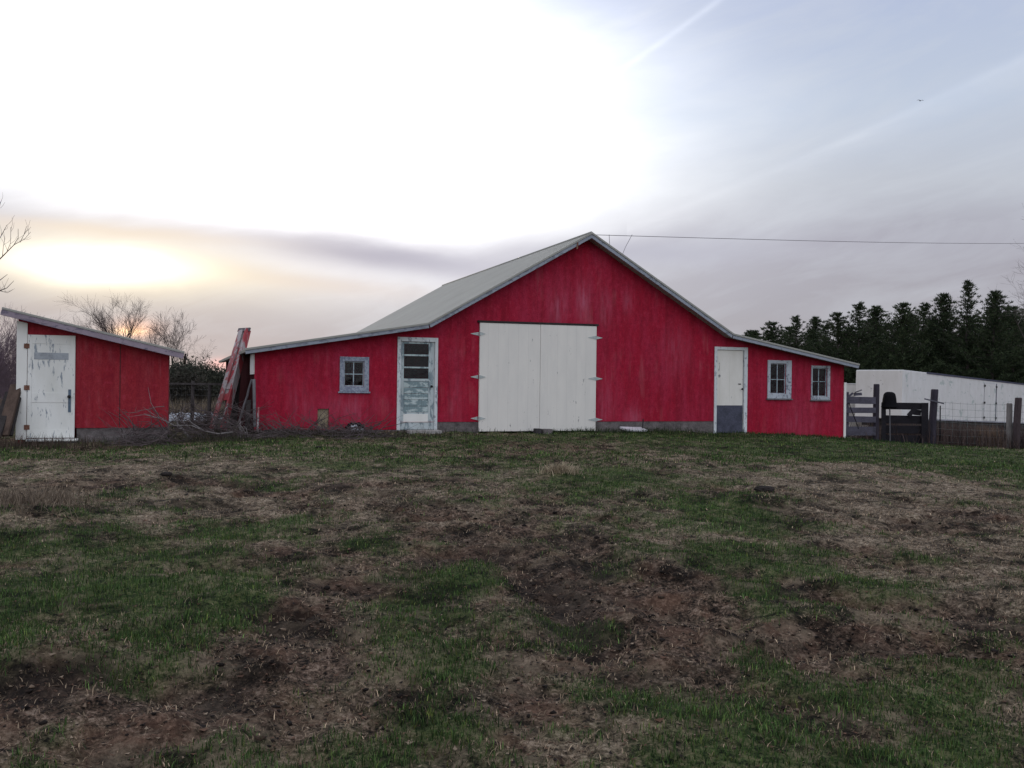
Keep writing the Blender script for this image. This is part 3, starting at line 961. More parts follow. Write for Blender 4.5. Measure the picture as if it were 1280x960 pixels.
# big double doors
bd = rect(BARN, 598.3, 405, 743.7, 538)
zt0 = BARN.hit(600, 403.5)[1]; zt1 = BARN.hit(743.5, 408)[1]
um = BARN.hit(674, 470)[0]
V0, V1 = -.060, -.004
dl = MB(); dl.prism([(bd[0], -.02), (um - .003, -.02), (um - .003, (zt0 + zt1) / 2), (bd[0], zt0)], V0, V1)
dr = MB(); dr.prism([(um + .003, -.02), (bd[1], -.02), (bd[1], zt1), (um + .003, (zt0 + zt1) / 2)], V0 - .004, V1)


def plank_door_mat():
    m, t, b = new_mat('white_plank_paint')
    o = t.coord(); x, y, z = t.sep(o)
    pl = t.math('DIVIDE', x, .242)
    gr = t.math('ABSOLUTE', t.math('SUBTRACT', t.math('FRACT', pl), .5))
    line = t.ramp(gr, [(0.0, 1.0), (.022, 0.0)])
    cell = t.node('ShaderNodeTexWhiteNoise', noise_dimensions='1D'); t.put(cell.inputs['W'], t.math('FLOOR', t.math('ADD', pl, .5)))
    tone = t.math('MULTIPLY', cell.outputs[0], .04)
    n = t.noise(t.mapping(o, (1.5, 1, .35)), 3, 6, .65)
    base_ = t.mix(t.ramp(n, [(.35, 0.0), (.7, 1.0)]), (.735, .72, .675), (.67, .66, .625))
    base_ = t.mix(tone, base_, (.4, .4, .4))
    chip = t.noise(t.mapping(o, (3.2, 1, .8), (4, 0, 3)), 5, 7, .72)
    low = t.ramp(z, [(.0, .05), (.5, .012), (1.0, 0.0)])
    chipf = t.ramp(t.math('ADD', chip, low), [(.665, 0.0), (.685, 1.0)])
    c = t.mix(chipf, base_, (.13, .13, .14))
    c = t.mix(t.math('MULTIPLY', line, .20), c, (.2, .2, .21))
    t.put(b.inputs['Base Color'], c); b.inputs['Roughness'].default_value = .7
    t.put(b.inputs['Normal'], t.bump(t.math('SUBTRACT', t.math('MULTIPLY', n, .15), t.math('ADD', t.math('MULTIPLY', line, .5), t.math('MULTIPLY', chipf, .2))), .5, .006))
    return m


PLANK = plank_door_mat()
leafL = dl.build('barn_door', PLANK, barn, bevel=.005); leafR = dr.build('barn_door', PLANK, barn, bevel=.005)
mb = MB(); mb.prism([(bd[0] - .05, zt0 + .006), (bd[1] + .05, zt1 + .006), (bd[1] + .05, zt1 + .05), (bd[0] - .05, zt0 + .05)], -.075, -.004)
mb.build('header_shadow', DARKWOOD, barn)  # dark strip above the doors, put there as their shadow line


def strap(par, x0, x1, xc, py):
    """a strap hinge: a long pointed leaf each side of a knuckle"""
    ua, z_ = BARN.hit(x0, py); ub, _z = BARN.hit(x1, py); uc, _z = BARN.hit(xc, py)
    mb = MB()
    hw = .042
    # leaf on the wall (held just proud of it), and leaf on the door
    for (tip, vv) in ((ua, None), (ub, None)):
        on_door = (bd[0] < tip < bd[1])
        v_ = (V0 - .012, V0 - .006) if on_door else (-.012, -.003)
        sgn = 1 if tip > uc else -1
        poly = [(uc + sgn * .012, z_ - hw), (uc + sgn * .012, z_ + hw), (tip - sgn * .02, z_ + .007), (tip, z_), (tip - sgn * .02, z_ - .007)]
        mb.prism(poly, *v_)
    o = mb.build('strap_hinge', IRON, par)
    mb = MB(); mb.tube([(uc, V0 - .005, z_ - hw), (uc, V0 - .005, z_ + hw)], .014, 8)
    k = mb  # knuckle belongs to the hinge mesh
    me = o.data
    bm = bmesh.new(); bm.from_mesh(me); off = len(bm.verts)
    vv = [bm.verts.new(p) for p in k.v]
    for f in k.f:
        bm.faces.new([vv[i] for i in f])
    bm.to_mesh(me); bm.free()
    return o


for py in (417, 471, 523):
    strap(leafL, 588, 606, 599.3 - (py - 403) * .016, py)
for py in (422.5, 473.5, 524.5):
    strap(leafR, 753, 733.5, 743.5, py)

# ---- the left door: three panes over a peeling panel
lf = rect(BARN, 496.2, 421.7, 546.8, 537.5)
door = MB()
VD0, VD1 = .012, .052


def door_grid(mbx, u0, u1, z0, z1, holes_, v0, v1):
    """flat door leaf with rectangular openings stacked in one column"""
    hu0, hu1 = holes_[0][0], holes_[0][1]
    mbx.box(u0, hu0, v0, v1, z0, z1); mbx.box(hu1, u1, v0, v1, z0, z1)
    zz = z1
    for (_a, _b, zb, ztp) in holes_:
        mbx.box(hu0 + .0005, hu1 - .0005, v0 + .001, v1 - .001, ztp, zz); zz = zb
    mbx.box(hu0 + .0005, hu1 - .0005, v0 + .001, v1 - .001, z0, zz)
    return mbx


pan = [rect(BARN, 505.3, 429.7, 536.3, 443), rect(BARN, 505.3, 445.2, 536.3, 458.4), rect(BARN, 505.3, 460.4, 536.3, 473.4)]
hu0 = pan[0][0]; hu1 = pan[0][1]
pan = [(hu0, hu1, p[2], p[3]) for p in pan]
dpan = rect(BARN, 505.3, 476.5, 536.3, 515.5); dpan = (hu0, hu1, dpan[2], dpan[3])
door_grid(door, ld[0] + .006, ld[1] - .006, ld[2], ld[3] - .006, pan + [dpan], VD0, VD1)
door_l = door.build('door', DOORTEAL, barn, bevel=.004)
for p in pan:
    mb = MB(); mb.box(p[0] - .01, p[1] + .01, .030, .034, p[2] - .01, p[3] + .01); mb.build('pane', GLASS, door_l)
mb = MB()
zb = dpan[2]; nb = 5
for k in range(nb):
    a = dpan[2] + (dpan[3] - dpan[2]) * k / nb
    mb.box(dpan[0] + .002, dpan[1] - .002, .022 + .003 * (k % 2), .045, a + .004, a + (dpan[3] - dpan[2]) / nb - .002)
pl = mb.build('door_panel', TEAL, door_l, bevel=.004)
pl['label'] = 'peeling blue grey door panel'
kp = rect(BARN, 504, 517.5, 535, 528)
mb = MB(); mb.box(kp[0], kp[1], .002, .0115, kp[2], kp[3]); mb.build('kick_plate', POSTWHITE, door_l, bevel=.003)
ku, kz = BARN.hit(539, 483)
mb = MB(); mb.tube([(ku, .012, kz), (ku, -.02, kz), (ku, -.03, kz), (ku, -.055, kz), (ku, -.062, kz)], [.012, .012, .028, .028, .012], 10); mb.build('knob', BLACK, door_l, smooth=True)
jm = MB()
jm.box(lf[0], ld[0], -.028, .0, lf[2], lf[3]); jm.box(ld[1], lf[1], -.028, -.0, lf[2], lf[3]); jm.box(ld[0] + .0005, ld[1] - .0005, -.026, .0, ld[3] - .002, lf[3] - .001)
for (j0, j1) in ((ld[0] - .01, ld[0] + .004), (ld[1] - .004, ld[1] + .01)):
    jm.box(j0, j1, .001, .099, ld[2], ld[3])
jm.build('door_frame', FRAMEW, barn, bevel=.005)

# ---- the right door: white above, dark board below
rf = rect(BARN, 892.4, 433.8, 933.6, 541)
mb = MB(); mb.box(rd[0] + .006, rd[1] - .02, .010, .050, rd[2] + .01, rd[3] - .006)
door_r = mb.build('door', WHITE, barn, bevel=.004)
kb = rect(BARN, 896, 506.7, 928, 541)
mb = MB(); mb.box(rd[0] + .012, rd[1] - .03, -.006, .0095, rd[2] + .0, kb[3]); o = mb.build('kick_board', KICK, door_r, bevel=.004); o['label'] = 'dark board over the lower third of the white door'
for (px, py, s) in ((927, 486.3, .024),):
    u_, z_ = BARN.hit(px, py)
    mb = MB(); mb.tube([(u_, .01, z_), (u_, -.02, z_), (u_, -.03, z_), (u_, -.05, z_), (u_, -.056, z_)], [.01, .01, s, s, .01], 10); mb.build('knob', BLACK, door_r, smooth=True)
u_, z_ = BARN.hit(924.7, 480); mb = MB(); mb.box(u_ - .04, u_ + .035, -.004, .0095, z_ - .011, z_ + .011); mb.build('latch', BLACK, door_r, bevel=.003)
# inset edges of the upper panel
pu = rect(BARN, 900, 444.5, 925, 503)
mb = MB(); mb.box(pu[0], pu[1], .004, .0095, pu[3] - .012, pu[3]); mb.box(pu[0], pu[0] + .010, .004, .0095, pu[2], pu[3] - .0125); mb.box((pu[0] + pu[1]) / 2 - .004, (pu[0] + pu[1]) / 2 + .004, .005, .0095, pu[2], pu[3] - .0125)
mb.build('panel_moulding', WHITE, door_r)
jm = MB()
jm.box(rf[0], rd[0], -.028, .0, rf[2] - .03, rf[3]); jm.box(rd[1], rf[1], -.028, .0, rf[2] - .03, rf[3]); jm.box(rd[0] + .0005, rd[1] - .0005, -.026, .0, rd[3] - .002, rf[3] - .001)
for (j0, j1) in ((rd[0] - .01, rd[0] + .004), (rd[1] - .004, rd[1] + .01)):
    jm.box(j0, j1, .001, .099, rd[2], rd[3])
jm.build('door_frame', FRAMEW, barn, bevel=.005)

# ---- windows
for (outer, inner, mx, my, wm) in wins:
    ro = rect(BARN, *outer); ri = rect(BARN, *inner)
    fm = MB()
    fm.box(ro[0], ri[0], -.030, .0, ro[2], ro[3]); fm.box(ri[1], ro[1], -.030, .0, ro[2], ro[3])
    fm.box(ri[0] + .0005, ri[1] - .0005, -.028, .0, ri[3], ro[3] - .002); fm.box(ri[0] + .0005, ri[1] - .0005, -.028, .0, ro[2], ri[2])
    wo = fm.build('window', wm, barn, bevel=.005)
    sm = MB()
    um_, _z = BARN.hit(mx, my); _u, zm_ = BARN.hit(mx, my)
    s_ = .022
    sm.box(ri[0] + .001, ri[0] + s_, .018, .045, ri[2], ri[3]); sm.box(ri[1] - s_, ri[1] - .001, .018, .045, ri[2], ri[3])
    sm.box(ri[0] + s_, ri[1] - s_, .019, .044, ri[2], ri[2] + s_); sm.box(ri[0] + s_, ri[1] - s_, .019, .044, ri[3] - s_, ri[3])
    sm.box(um_ - .010, um_ + .010, .022, .042, ri[2] + s_, ri[3] - s_)
    sm.box(ri[0] + s_, um_ - .0105, .022, .042, zm_ - .009, zm_ + .009); sm.box(um_ + .0105, ri[1] - s_, .022, .042, zm_ - .009, zm_ + .009)
    sm.build('sash', WINW, wo, bevel=.002)
    gm = MB(); gm.box(ri[0] + .004, ri[1] - .004, .030, .034, ri[2] + .004, ri[3] - .004); gm.build('pane', GLASS, wo)
    sl = MB(); sl.box(ro[0] - .03, ro[1] + .03, -.055, .0, ro[2] - .035, ro[2] - .002); sl.build('sill', WINB if wm is WINB else GREYWOOD, wo, bevel=.004)
# ---- poultry hatch closed with bare board
mb = MB(); mb.box(hatch[0] - .02, hatch[1] + .02, .052, .070, hatch[2] - .02, hatch[3] + .02); o = mb.build('hatch', TAN, barn); o['label'] = 'small poultry hatch closed with bare tan board'
# bent scrap of trim hanging under the peak
u_, z_ = BARN.hit(722, 306, OV - .04)
mb = MB(); mb.beam((u_, OV - .05, z_ + .05), (u_ - .02, OV - .055, z_ - .10), .035, .012); mb.build('loose_trim', RUST, barn)

# ------------------------------------------------------------------ the shed
shed = empty('shed', (SHEDX, SHEDY, 0), 'small red shed with a slanting roof and a flaking white door', 'shed', BA)
SO = -.28
sp = [SHED.hit(3, 384.5, SO), SHED.hit(231, 440, SO)]
su0 = SHED.hit(22, 480)[0]; su1 = SHED.hit(210.5, 490)[0]
roof_slab('roof', sp[0], sp[1], SO, 3.0, shed, ROOF, .06)
fascia(sp[0], sp[1], .105, v0=SO - .034, v1=SO - .002, parent=shed, m=PURPLE, drop=.035)
fascia(sp[0], sp[1], .040, 'drip_edge', SO - .050, SO - .036, shed, ROOF, drop=-.01)
mb = MB(); mb.box(sp[1][0] + .001, sp[1][0] + .03, SO, 2.9, sp[1][1] - .19, sp[1][1] - .03); mb.build('eave_board', DARKWOOD, shed)


def shed_z(u, v=0):
    return sp[0][1] + (sp[1][1] - sp[0][1]) * (u - sp[0][0]) / (sp[1][0] - sp[0][0])


sd = rect(SHED, 34.5, 419, 94, 548)
szl = SHED.hit(150, 534.5)[1]
SZ0 = -.42
so = [(su0, sd[2]), (sd[1], sd[2]), (sd[1], szl), (su1, szl), (su1, shed_z(su1) - .075), (su0, shed_z(su0) - .075)]
wall_with_holes('wall', so, [], .09, SHEDRED, shed)
mb = MB(); mb.box(su1 - .091, su1 - .002, .092, 2.7, szl, shed_z(su1) - .08); mb.build('wall', SHEDRED, shed)
mb = MB(); mb.box(su0 + .002, su0 + .091, .092, 2.7, -.3, shed_z(su0) - .09); mb.build('wall', SHEDRED, shed)
mb = MB(); mb.prism([(su0 + .1, -.3), (su1 - .1, -.3), (su1 - .1, shed_z(su1) - .10), (su0 + .1, shed_z(su0) - .10)], 2.6, 2.7); mb.build('wall', SHEDRED, shed)
mb = MB(); mb.box(sd[1] + .03, su1 - .01, .015, 2.65, -.5, szl - .003); mb.build('foundation', CONC, shed, bevel=.012)
# plywood seams: thin battens stand where the sheets meet
sm = MB(); us = SHED.hit(150, 480)[0]
sm.box(us - .006, us + .006, -.005, -.0005, szl + .01, shed_z(us) - .16); sm.build('sheet_joint', DARKWOOD, shed)
mb = MB(); mb.box(sd[1] + .02, su1, -.012, -.0005, szl - .004, szl + .018); mb.build('drip_strip', SHEDRED, shed)
# white corner post
mb = MB(); mb.prism([(su0 - .02, sd[2] - .02), (sd[0] - .008, sd[2] - .02), (sd[0] - .008, shed_z(sd[0]) - .17), (su0 - .02, shed_z(su0) - .17)], -.036, -.003); mb.build('corner_board', POSTWHITE, shed, bevel=.005)
# door
D0, D1 = -.040, -.003
pan_t = rect(SHED, 43, 441, 86, 449.5)
dm = MB(); dm.box(sd[0], sd[1], D0, D1, sd[2] + .01, sd[3])
sdoor = dm.build('door', SHEDWHITE, shed, bevel=.004)
mb = MB()
st = SHED.hit(40, 480)[0]; st2 = SHED.hit(88.5, 480)[0]
for (z0, z1) in ((.0, 1.0),):
    pass
rails = [rect(SHED, 34.5, 419.3, 94, 430), rect(SHED, 34.5, 491, 94, 503), rect(SHED, 34.5, 537, 94, 547)]
mb.box(sd[0] + .002, st, D0 - .009, D0 - .0005, sd[2] + .012, sd[3] - .002); mb.box(st2, sd[1] - .002, D0 - .009, D0 - .0005, sd[2] + .012, sd[3] - .002)
for r_ in rails:
    mb.box(st + .001, st2 - .001, D0 - .008, D0 - .0005, r_[2], min(r_[3], sd[3] - .003))
mb.build('door_rails', SHEDWHITE, sdoor, bevel=.003)
mb = MB(); mb.box(pan_t[0], pan_t[1], D0 - .006, D0 - .0005, pan_t[2], pan_t[3]); mb.build('mail_slot_plate', rough_mat('grey_worn_board', (.32, .35, .38), .3, 8), sdoor)
for py in (432.5, 484.5, 534):
    u_, z_ = SHED.hit(33.8, py)
    mb = MB(); mb.box(u_ - .045, u_ + .05, D0 - .016, D0 - .0095, z_ - .045, z_ + .045); mb.tube([(u_, D0 - .018, z_ - .05), (u_, D0 - .018, z_ + .05)], .011, 8)
    mb.build('hinge', RUST, sdoor)
u_, z_ = SHED.hit(87, 495.8)
mb = MB(); mb.tube([(u_, D0 - .009, z_), (u_, D0 - .03, z_), (u_, D0 - .04, z_), (u_, D0 - .07, z_), (u_, D0 - .077, z_)], [.02, .012, .032, .032, .012], 10); mb.build('knob', BLACK, sdoor, smooth=True)
mb = MB(); mb.box(u_ - .02, u_ + .03, D0 - .014, D0 - .0095, z_ - .30, z_ + .14); mb.build('lock_plate', rough_mat('blue_worn_plate', (.10, .14, .19), .4, 12), sdoor)
# door step: a plank on blocks (loose)
zs = sd[2]
p0 = SHED.m @ Vector((sd[0] - .05, -.17, zs - .035)); 
stp = empty('door_step', SHED.m @ Vector(((sd[0] + sd[1]) / 2, -.2, zs - .2)), 'grey timber step with a white plank below the shed door', 'step', BA)
hw_ = (sd[1] - sd[0]) / 2
mb = MB(); mb.box(-hw_ + .02, hw_ + .08, -.16, .15, .165, .20); mb.build('tread', SHEDWHITE, stp, bevel=.006)
mb = MB(); mb.box(-hw_ + .30, hw_ + .06, -.12, .12, -.20, .162); mb.build('riser_block', rough_mat('wet_timber', (.06, .06, .065), .5, 6), stp, bevel=.01)

# ------------------------------------------------------------------ trees without leaves
BARK = rough_mat('grey_bark', (.055, .045, .042), .4, 8, .95, (1, 1, .3))
TWIG = rough_mat('twig_bark', (.085, .068, .070), .35, 8, .95)
MAUVE = rough_mat('mauve_twigs', (.15, .11, .13), .3, 4, .95)


def grow(seed, height, spread, trunk_r, levels=5, lean=(0, 0), first=.3, up=.55, kids=(3, 5), sides=4, wob=.12):
    rng = random.Random(seed)
    trunk, crown = MB(), MB()

    def branch(p, d, L, r, lv):
        n = 4 if lv < 2 else 3
        pts = [p]; rad = [r]; q = p.copy(); dd = d.copy()
        for i in range(n):
            dd = (dd + Vector((rng.uniform(-1, 1), rng.uniform(-1, 1), rng.uniform(-1, 1) + up)) * wob).normalized()
            q = q + dd * (L / n); pts.append(q.copy()); rad.append(max(r * (1 - .62 * (i + 1) / n), .0042))
        (trunk if lv < 2 else crown).tube(pts, rad, sides if lv < 2 else 3, cap=False)
        if lv >= levels:
            return
        k = rng.randint(*kids) + (2 if lv == 0 else 0)
        for j in range(k):
            t_ = rng.uniform(first if lv == 0 else .25, 1.0)
            i = min(int(t_ * n), n - 1); f = t_ * n - i
            bp = pts[i].lerp(pts[i + 1], f); br = (rad[i] * (1 - f) + rad[i + 1] * f)
            a = rng.uniform(0, 2 * math.pi); ax = (pts[i + 1] - pts[i]).normalized(); s_ = ax.orthogonal().normalized(); s_.rotate(Matrix.Rotation(a, 3, ax))
            an_ = rng.uniform(.45, 1.0) * spread
            nd = (ax * math.cos(an_) + s_ * math.sin(an_)).normalized()
            branch(bp, nd, L * rng.uniform(.45, .72), br * rng.uniform(.5, .72), lv + 1)

    branch(Vector((0, 0, -.15)), Vector((lean[0], lean[1], 1)).normalized(), height * .62, trunk_r, 0)
    return trunk, crown


def bare_tree(name, loc, label, seed, height, spread=1.0, r=.12, levels=5, tm=BARK, cm=TWIG, cat='tree', group=None, **kw):
    t_, c_ = grow(seed, height, spread, r, levels, **kw)
    root = empty(name, loc, label, cat, 0, group)
    t_.build('trunk', tm, root); c_.build('crown', cm, root)
    return root


def gpos(px, Yd, sink=0.0):
    d = ray(px, 480); x_ = d.x * Yd
    return Vector((x_, Yd, float(Hs(x_, Yd)) - sink))


LT = 'bare trees behind the shed'
bare_tree('bare_tree', gpos(152, 72), 'widest bare tree, standing behind the shed roof against the sunset', 3, 7.9, .8, .15, 4, group=LT, kids=(5, 7))
bare_tree('bare_tree', gpos(122, 74), 'slimmer bare tree just left of the widest one behind the shed roof', 12, 6.4, .7, .10, 4, group=LT)
bare_tree('bare_tree', gpos(190, 78), 'small bare tree in front of the orange glow, right of the widest bare tree', 5, 5.6, .6, .08, 4, group=LT)
bare_tree('bare_tree', gpos(214, 66), 'bare tree rising above the low end of the shed roof', 9, 6.2, .75, .09, 4, group=LT, kids=(4, 6))
bare_tree('bare_tree', gpos(236, 68), 'low bare tree with drooping twigs between shed roof and dark bushes', 21, 4.8, 1.0, .06, 4, group=LT, up=.0)
bare_tree('bare_tree', gpos(45, 60), 'faint bare treetop showing over the high left end of the shed roof', 31, 5.6, .6, .06, 4, cm=MAUVE, group=LT)
bare_tree('bare_tree', gpos(80, 68), 'low bare treetop peeping over the middle of the shed roof', 33, 5.2, .7, .06, 4, cm=MAUVE, group=LT)
nt_ = empty('bare_tree', gpos(-40, 28), 'near bare tree whose branches reach in at the left edge of the photo', 'tree')
on = nt_.location.copy(); tk_, cw_ = MB(), MB()
top_ = at(-34, 250, 28)
tk_.tube([Vector((0, 0, -.2)), at(-41, 400, 28) - on, at(-38, 330, 28) - on, top_ - on], [.14, .10, .07, .02], 7)
rg_ = random.Random(4)
for st, br in (((-40, 372), [(0, 324), (8, 316), (17.6, 306), (22.4, 297), (23, 286)]), ((8, 316), [(13, 304), (14, 284)]), ((17.6, 306), [(31, 299), (38.6, 290)]), ((-39, 400), [(0, 363.5), (8, 360), (17.6, 351)]),
               ((-40, 385), [(0, 350.6), (9.5, 343)]), ((-38, 345), [(-4, 302), (1, 296), (8, 281.5)]), ((0, 363.5), [(9, 366), (16, 362)]), ((-37, 325), [(-18, 280), (-4, 262), (2, 250)]), ((3, 321), [(4, 308), (6, 298)]), ((25, 303), [(30, 293), (33, 283)])):
    main = st[0] < -10
    Y0 = 28 + rg_.uniform(-.2, .2)
    pts_ = [at(*st, 28)] + [at(px + rg_.uniform(-.6, .6), py, 28 + (.5 if main else .4) * rg_.uniform(-1, 1)) for px, py in br]
    k_ = len(pts_); r0_ = .022 if main else .010
    cw_.tube([p_ - on for p_ in pts_], [max(r0_ * (1 - .8 * i / (k_ - 1)), .006) for i in range(k_)], 5, cap=False)
    for q_ in range(5 if main else 3):
        i = rg_.randint(1, k_ - 1); p_ = pts_[i].lerp(pts_[i - 1], rg_.random()); dd_ = Vector((rg_.uniform(-.5, .8), rg_.uniform(-.6, .6), rg_.uniform(.1, 1))).normalized() * rg_.uniform(.2, .55)
        cw_.tube([p_ - on, p_ - on + dd_ * .5 + Vector((.03, 0, -.02)), p_ - on + dd_], [.005, .004, .003], 3, cap=False)
tk_.build('trunk', BARK, nt_); cw_.build('crown', rough_mat('brown_twigs', (.12, .095, .085), .3, 8), nt_)
bare_tree('bare_tree', gpos(1312, 52), 'bare tree with thin pale twigs at the right edge above the evergreens', 52, 11.5, .95, .12, 5, cm=rough_mat('pale_twigs', (.14, .125, .12), .3, 4), wob=.15)
SH = 'bare shrubs behind the shed'
for i, (px, Yd, h_, lab) in enumerate(((4, 28, 3.6, 'tall mauve bare shrub left of the shed, at the photo edge'), (-14, 31, 4.3, 'tallest mauve bare shrub, partly outside the left photo edge'),
                                       (16, 33, 4.0, 'mauve bare shrub closest to the shed corner post'), (-2, 36, 4.4, 'rear mauve bare shrub behind the wood heap'))):
    t_, c_ = MB(), MB()
    for k in range(7):
        a_, b_ = grow(100 + i * 10 + k, h_ * random.uniform(.55, .8), .6, .026, 3, lean=(random.uniform(-.3, .3), random.uniform(-.3, .3)), kids=(5, 7), first=.15)
        ox, oy = random.uniform(-.5, .5), random.uniform(-.4, .4)
        for s_, d_ in ((a_, t_), (b_, c_)):
            d_.add([(x + ox, y + oy, z) for x, y, z in s_.v], s_.f)
    rt = empty('bare_shrub', gpos(px, Yd), lab, 'shrub', 0, SH)
    t_.build('stems', MAUVE, rt); c_.build('crown', MAUVE, rt)

# ------------------------------------------------------------------ evergreens
NEEDLE = tint_mat('pine_needles', .8, .2)


def pine_mesh(seed, height, rad, fullness=1.0, gappy=.2):
    rg = np.random.default_rng(seed)
    trunk = MB(); n = 9
    cx, cy = 0, 0; pts = []; rr = []
    for i in range(n + 1):
        pts.append((cx, cy, height * i / n - .1)); rr.append(max(.13 * (1 - i / n), .012)); cx += rg.normal(0, .035); cy += rg.normal(0, .035)
    trunk.tube(pts, rr, 6)
    P = np.array(pts)
    vs, tn = [], []
    z = .5
    while z < height - .1:
        t = z / height
        prof_ = rad * min(1.0, (1 - t) ** .85 * 1.25) * (.75 + .25 * min(1, t * 4))
        k = rg.integers(5, 8)
        a0 = rg.uniform(0, 6.28)
        for j in range(k):
            if rg.random() < gappy * (.4 + t):
                continue
            a = a0 + j * 6.28 / k + rg.normal(0, .25)
            L = prof_ * rg.uniform(.55, 1.2) + .05 + .13 * (1 - t)
            ti = t * n; i0 = min(int(ti), n - 1); bp = P[i0] + (P[i0 + 1] - P[i0]) * (ti - i0)
            rise = rg.uniform(.05, .4) + .8 * t ** 2
            m_ = max(3, int(L / .16))
            ss = np.linspace(.18, 1, m_)
            bpts = bp + np.stack([np.cos(a) * L * ss, np.sin(a) * L * ss, L * (rise * ss ** 1.6 - .10 * np.sin(ss * 3.1))], 1)
            trunk.tube([bp, bpts[len(bpts) // 2], bpts[-1]], [.022, .014, .006], 3, cap=False)
            for q in bpts:
                nb_ = int(rg.integers(14, 21) * fullness)
                side = rg.normal(0, (.06 + .035 * L) * (1 - .45 * t), (nb_, 3)) * np.array([1, 1, .6])
                o = q + side
                d = rg.normal(0, 1, (nb_, 3)); d[:, 2] += .7 + .9 * t; d += np.array([math.cos(a), math.sin(a), .2]) * .9
                d /= np.linalg.norm(d, axis=1, keepdims=True)
                ln = rg.uniform(.12, .27, (nb_, 1)) * (1 - .3 * t); 
                sd_ = np.cross(d, rg.normal(0, 1, (nb_, 3))); sd_ /= np.linalg.norm(sd_, axis=1, keepdims=True) + 1e-9
                wv_ = rg.uniform(.012, .028, (nb_, 1))
                tri = np.stack([o - sd_ * wv_, o + sd_ * wv_, o + d * ln], 1)
                vs.append(tri.reshape(-1, 3))
                f = rg.random((nb_, 1)); c = (1 - f) * np.array([[.014, .026, .014]]) + f * np.array([[.058, .078, .038]])
                tn.append(np.repeat(c, 3, 0))
        z += rg.uniform(.20, .34) * (1 - .35 * t)
    V_ = np.concatenate(vs); T_ = np.concatenate(tn)
    return trunk, V_, T_


pine_kinds = [pine_mesh(200, 8.6, 2.1, 1.0, .12), pine_mesh(201, 9.2, 1.9, 1.0, .25), pine_mesh(202, 8.0, 2.3, 1.1, .15), pine_mesh(203, 10.4, 1.7, .9, .42)]
kroots = []
ordn = ['first', 'second', 'third', 'fourth', 'fifth', 'sixth', 'seventh', 'eighth', 'ninth', 'tenth', 'eleventh', 'twelfth', 'thirteenth', 'fourteenth']
tops = [(942, 413, 62, 0), (968, 402, 60, 2), (996, 394, 58, 1), (1022, 396, 61, 0), (1048, 390, 58, 2), (1076, 377, 57, 1), (1102, 382, 60, 0), (1128, 378, 56, 2), (1156, 378, 58, 1), (1182, 366, 57, 0), (1208, 349, 55, 3), (1240, 364, 54, 0), (1268, 382, 56, 2), (1300, 372, 57, 1)]
PK_H = [8.6, 9.2, 8.0, 10.4]
for i, (px, py, Yd, kd) in enumerate(tops):
    tp = at(px, py, Yd); b0 = float(Hs(tp.x, tp.y)) - .1
    s_ = (tp.z - b0) / PK_H[kd]
    lab = f'dark evergreen, {ordn[i]} in the row counted from the barn roof end'
    if i == 10:
        lab = 'tallest evergreen with an open feathery top, behind the white trailer'
    if i == 0:
        lab = 'shortest evergreen of the row, just above the barn lean-to roof'
    if i == 11:
        lab = 'dense cone shaped evergreen just right of the tallest one'
    if i == 13:
        lab = 'last evergreen of the row, cut by the right edge of the photo'
    have = [r for r in kroots if r[0] == kd]
    if not have:
        tr_, V_, T_ = pine_kinds[kd]
        root = empty('evergreen_tree', (0, 0, 0), lab, 'tree')
        tr_.build('trunk', BARK, root)
        k3 = np.arange(len(V_)).reshape(-1, 3)
        cr_o = np_mesh('crown', V_, [k3], NEEDLE, {'tint': T_}); cr_o.parent = root
        kroots.append((kd, root))
    else:
        root = copy_tree(have[0][1])
    root.location = (tp.x, tp.y, b0); root.scale = (s_ * random.uniform(1.2, 1.5), s_ * random.uniform(1.2, 1.5), s_)
    root.rotation_euler = (0, 0, i * 1.7)
    tag(root, lab, 'tree', 'evergreens in the row behind the trailer')

# the wood behind the row, one dense mass
vs, tn = [], []
for i in range(16):
    tr_, V_, T_ = pine_kinds[i % 3]
    px = 935 + i * 25; Yd = 66 + (i * 37 % 7)
    top = 413 - (px - 935) / 345 * 40 + (i * 53 % 15)
    tp = at(px, top, Yd); b0 = float(Hs(tp.x, tp.y)); s_ = (tp.z - b0) / PK_H[i % 3]
    a = i * 2.1; ca_, sa_ = math.cos(a), math.sin(a)
    q = V_ * s_ * np.array([1.75, 1.75, 1]); q = np.stack([q[:, 0] * ca_ - q[:, 1] * sa_ + tp.x, q[:, 0] * sa_ + q[:, 1] * ca_ + tp.y, q[:, 2] + b0], 1)
    vs.append(q); tn.append(T_)
V_ = np.concatenate(vs)
wood = np_mesh('evergreen_wood', V_, [np.arange(len(V_)).reshape(-1, 3)], NEEDLE, {'tint': np.concatenate(tn)})
tag(wood, 'dense dark evergreen wood filling in behind the front row of trees', 'wood', kind='stuff')

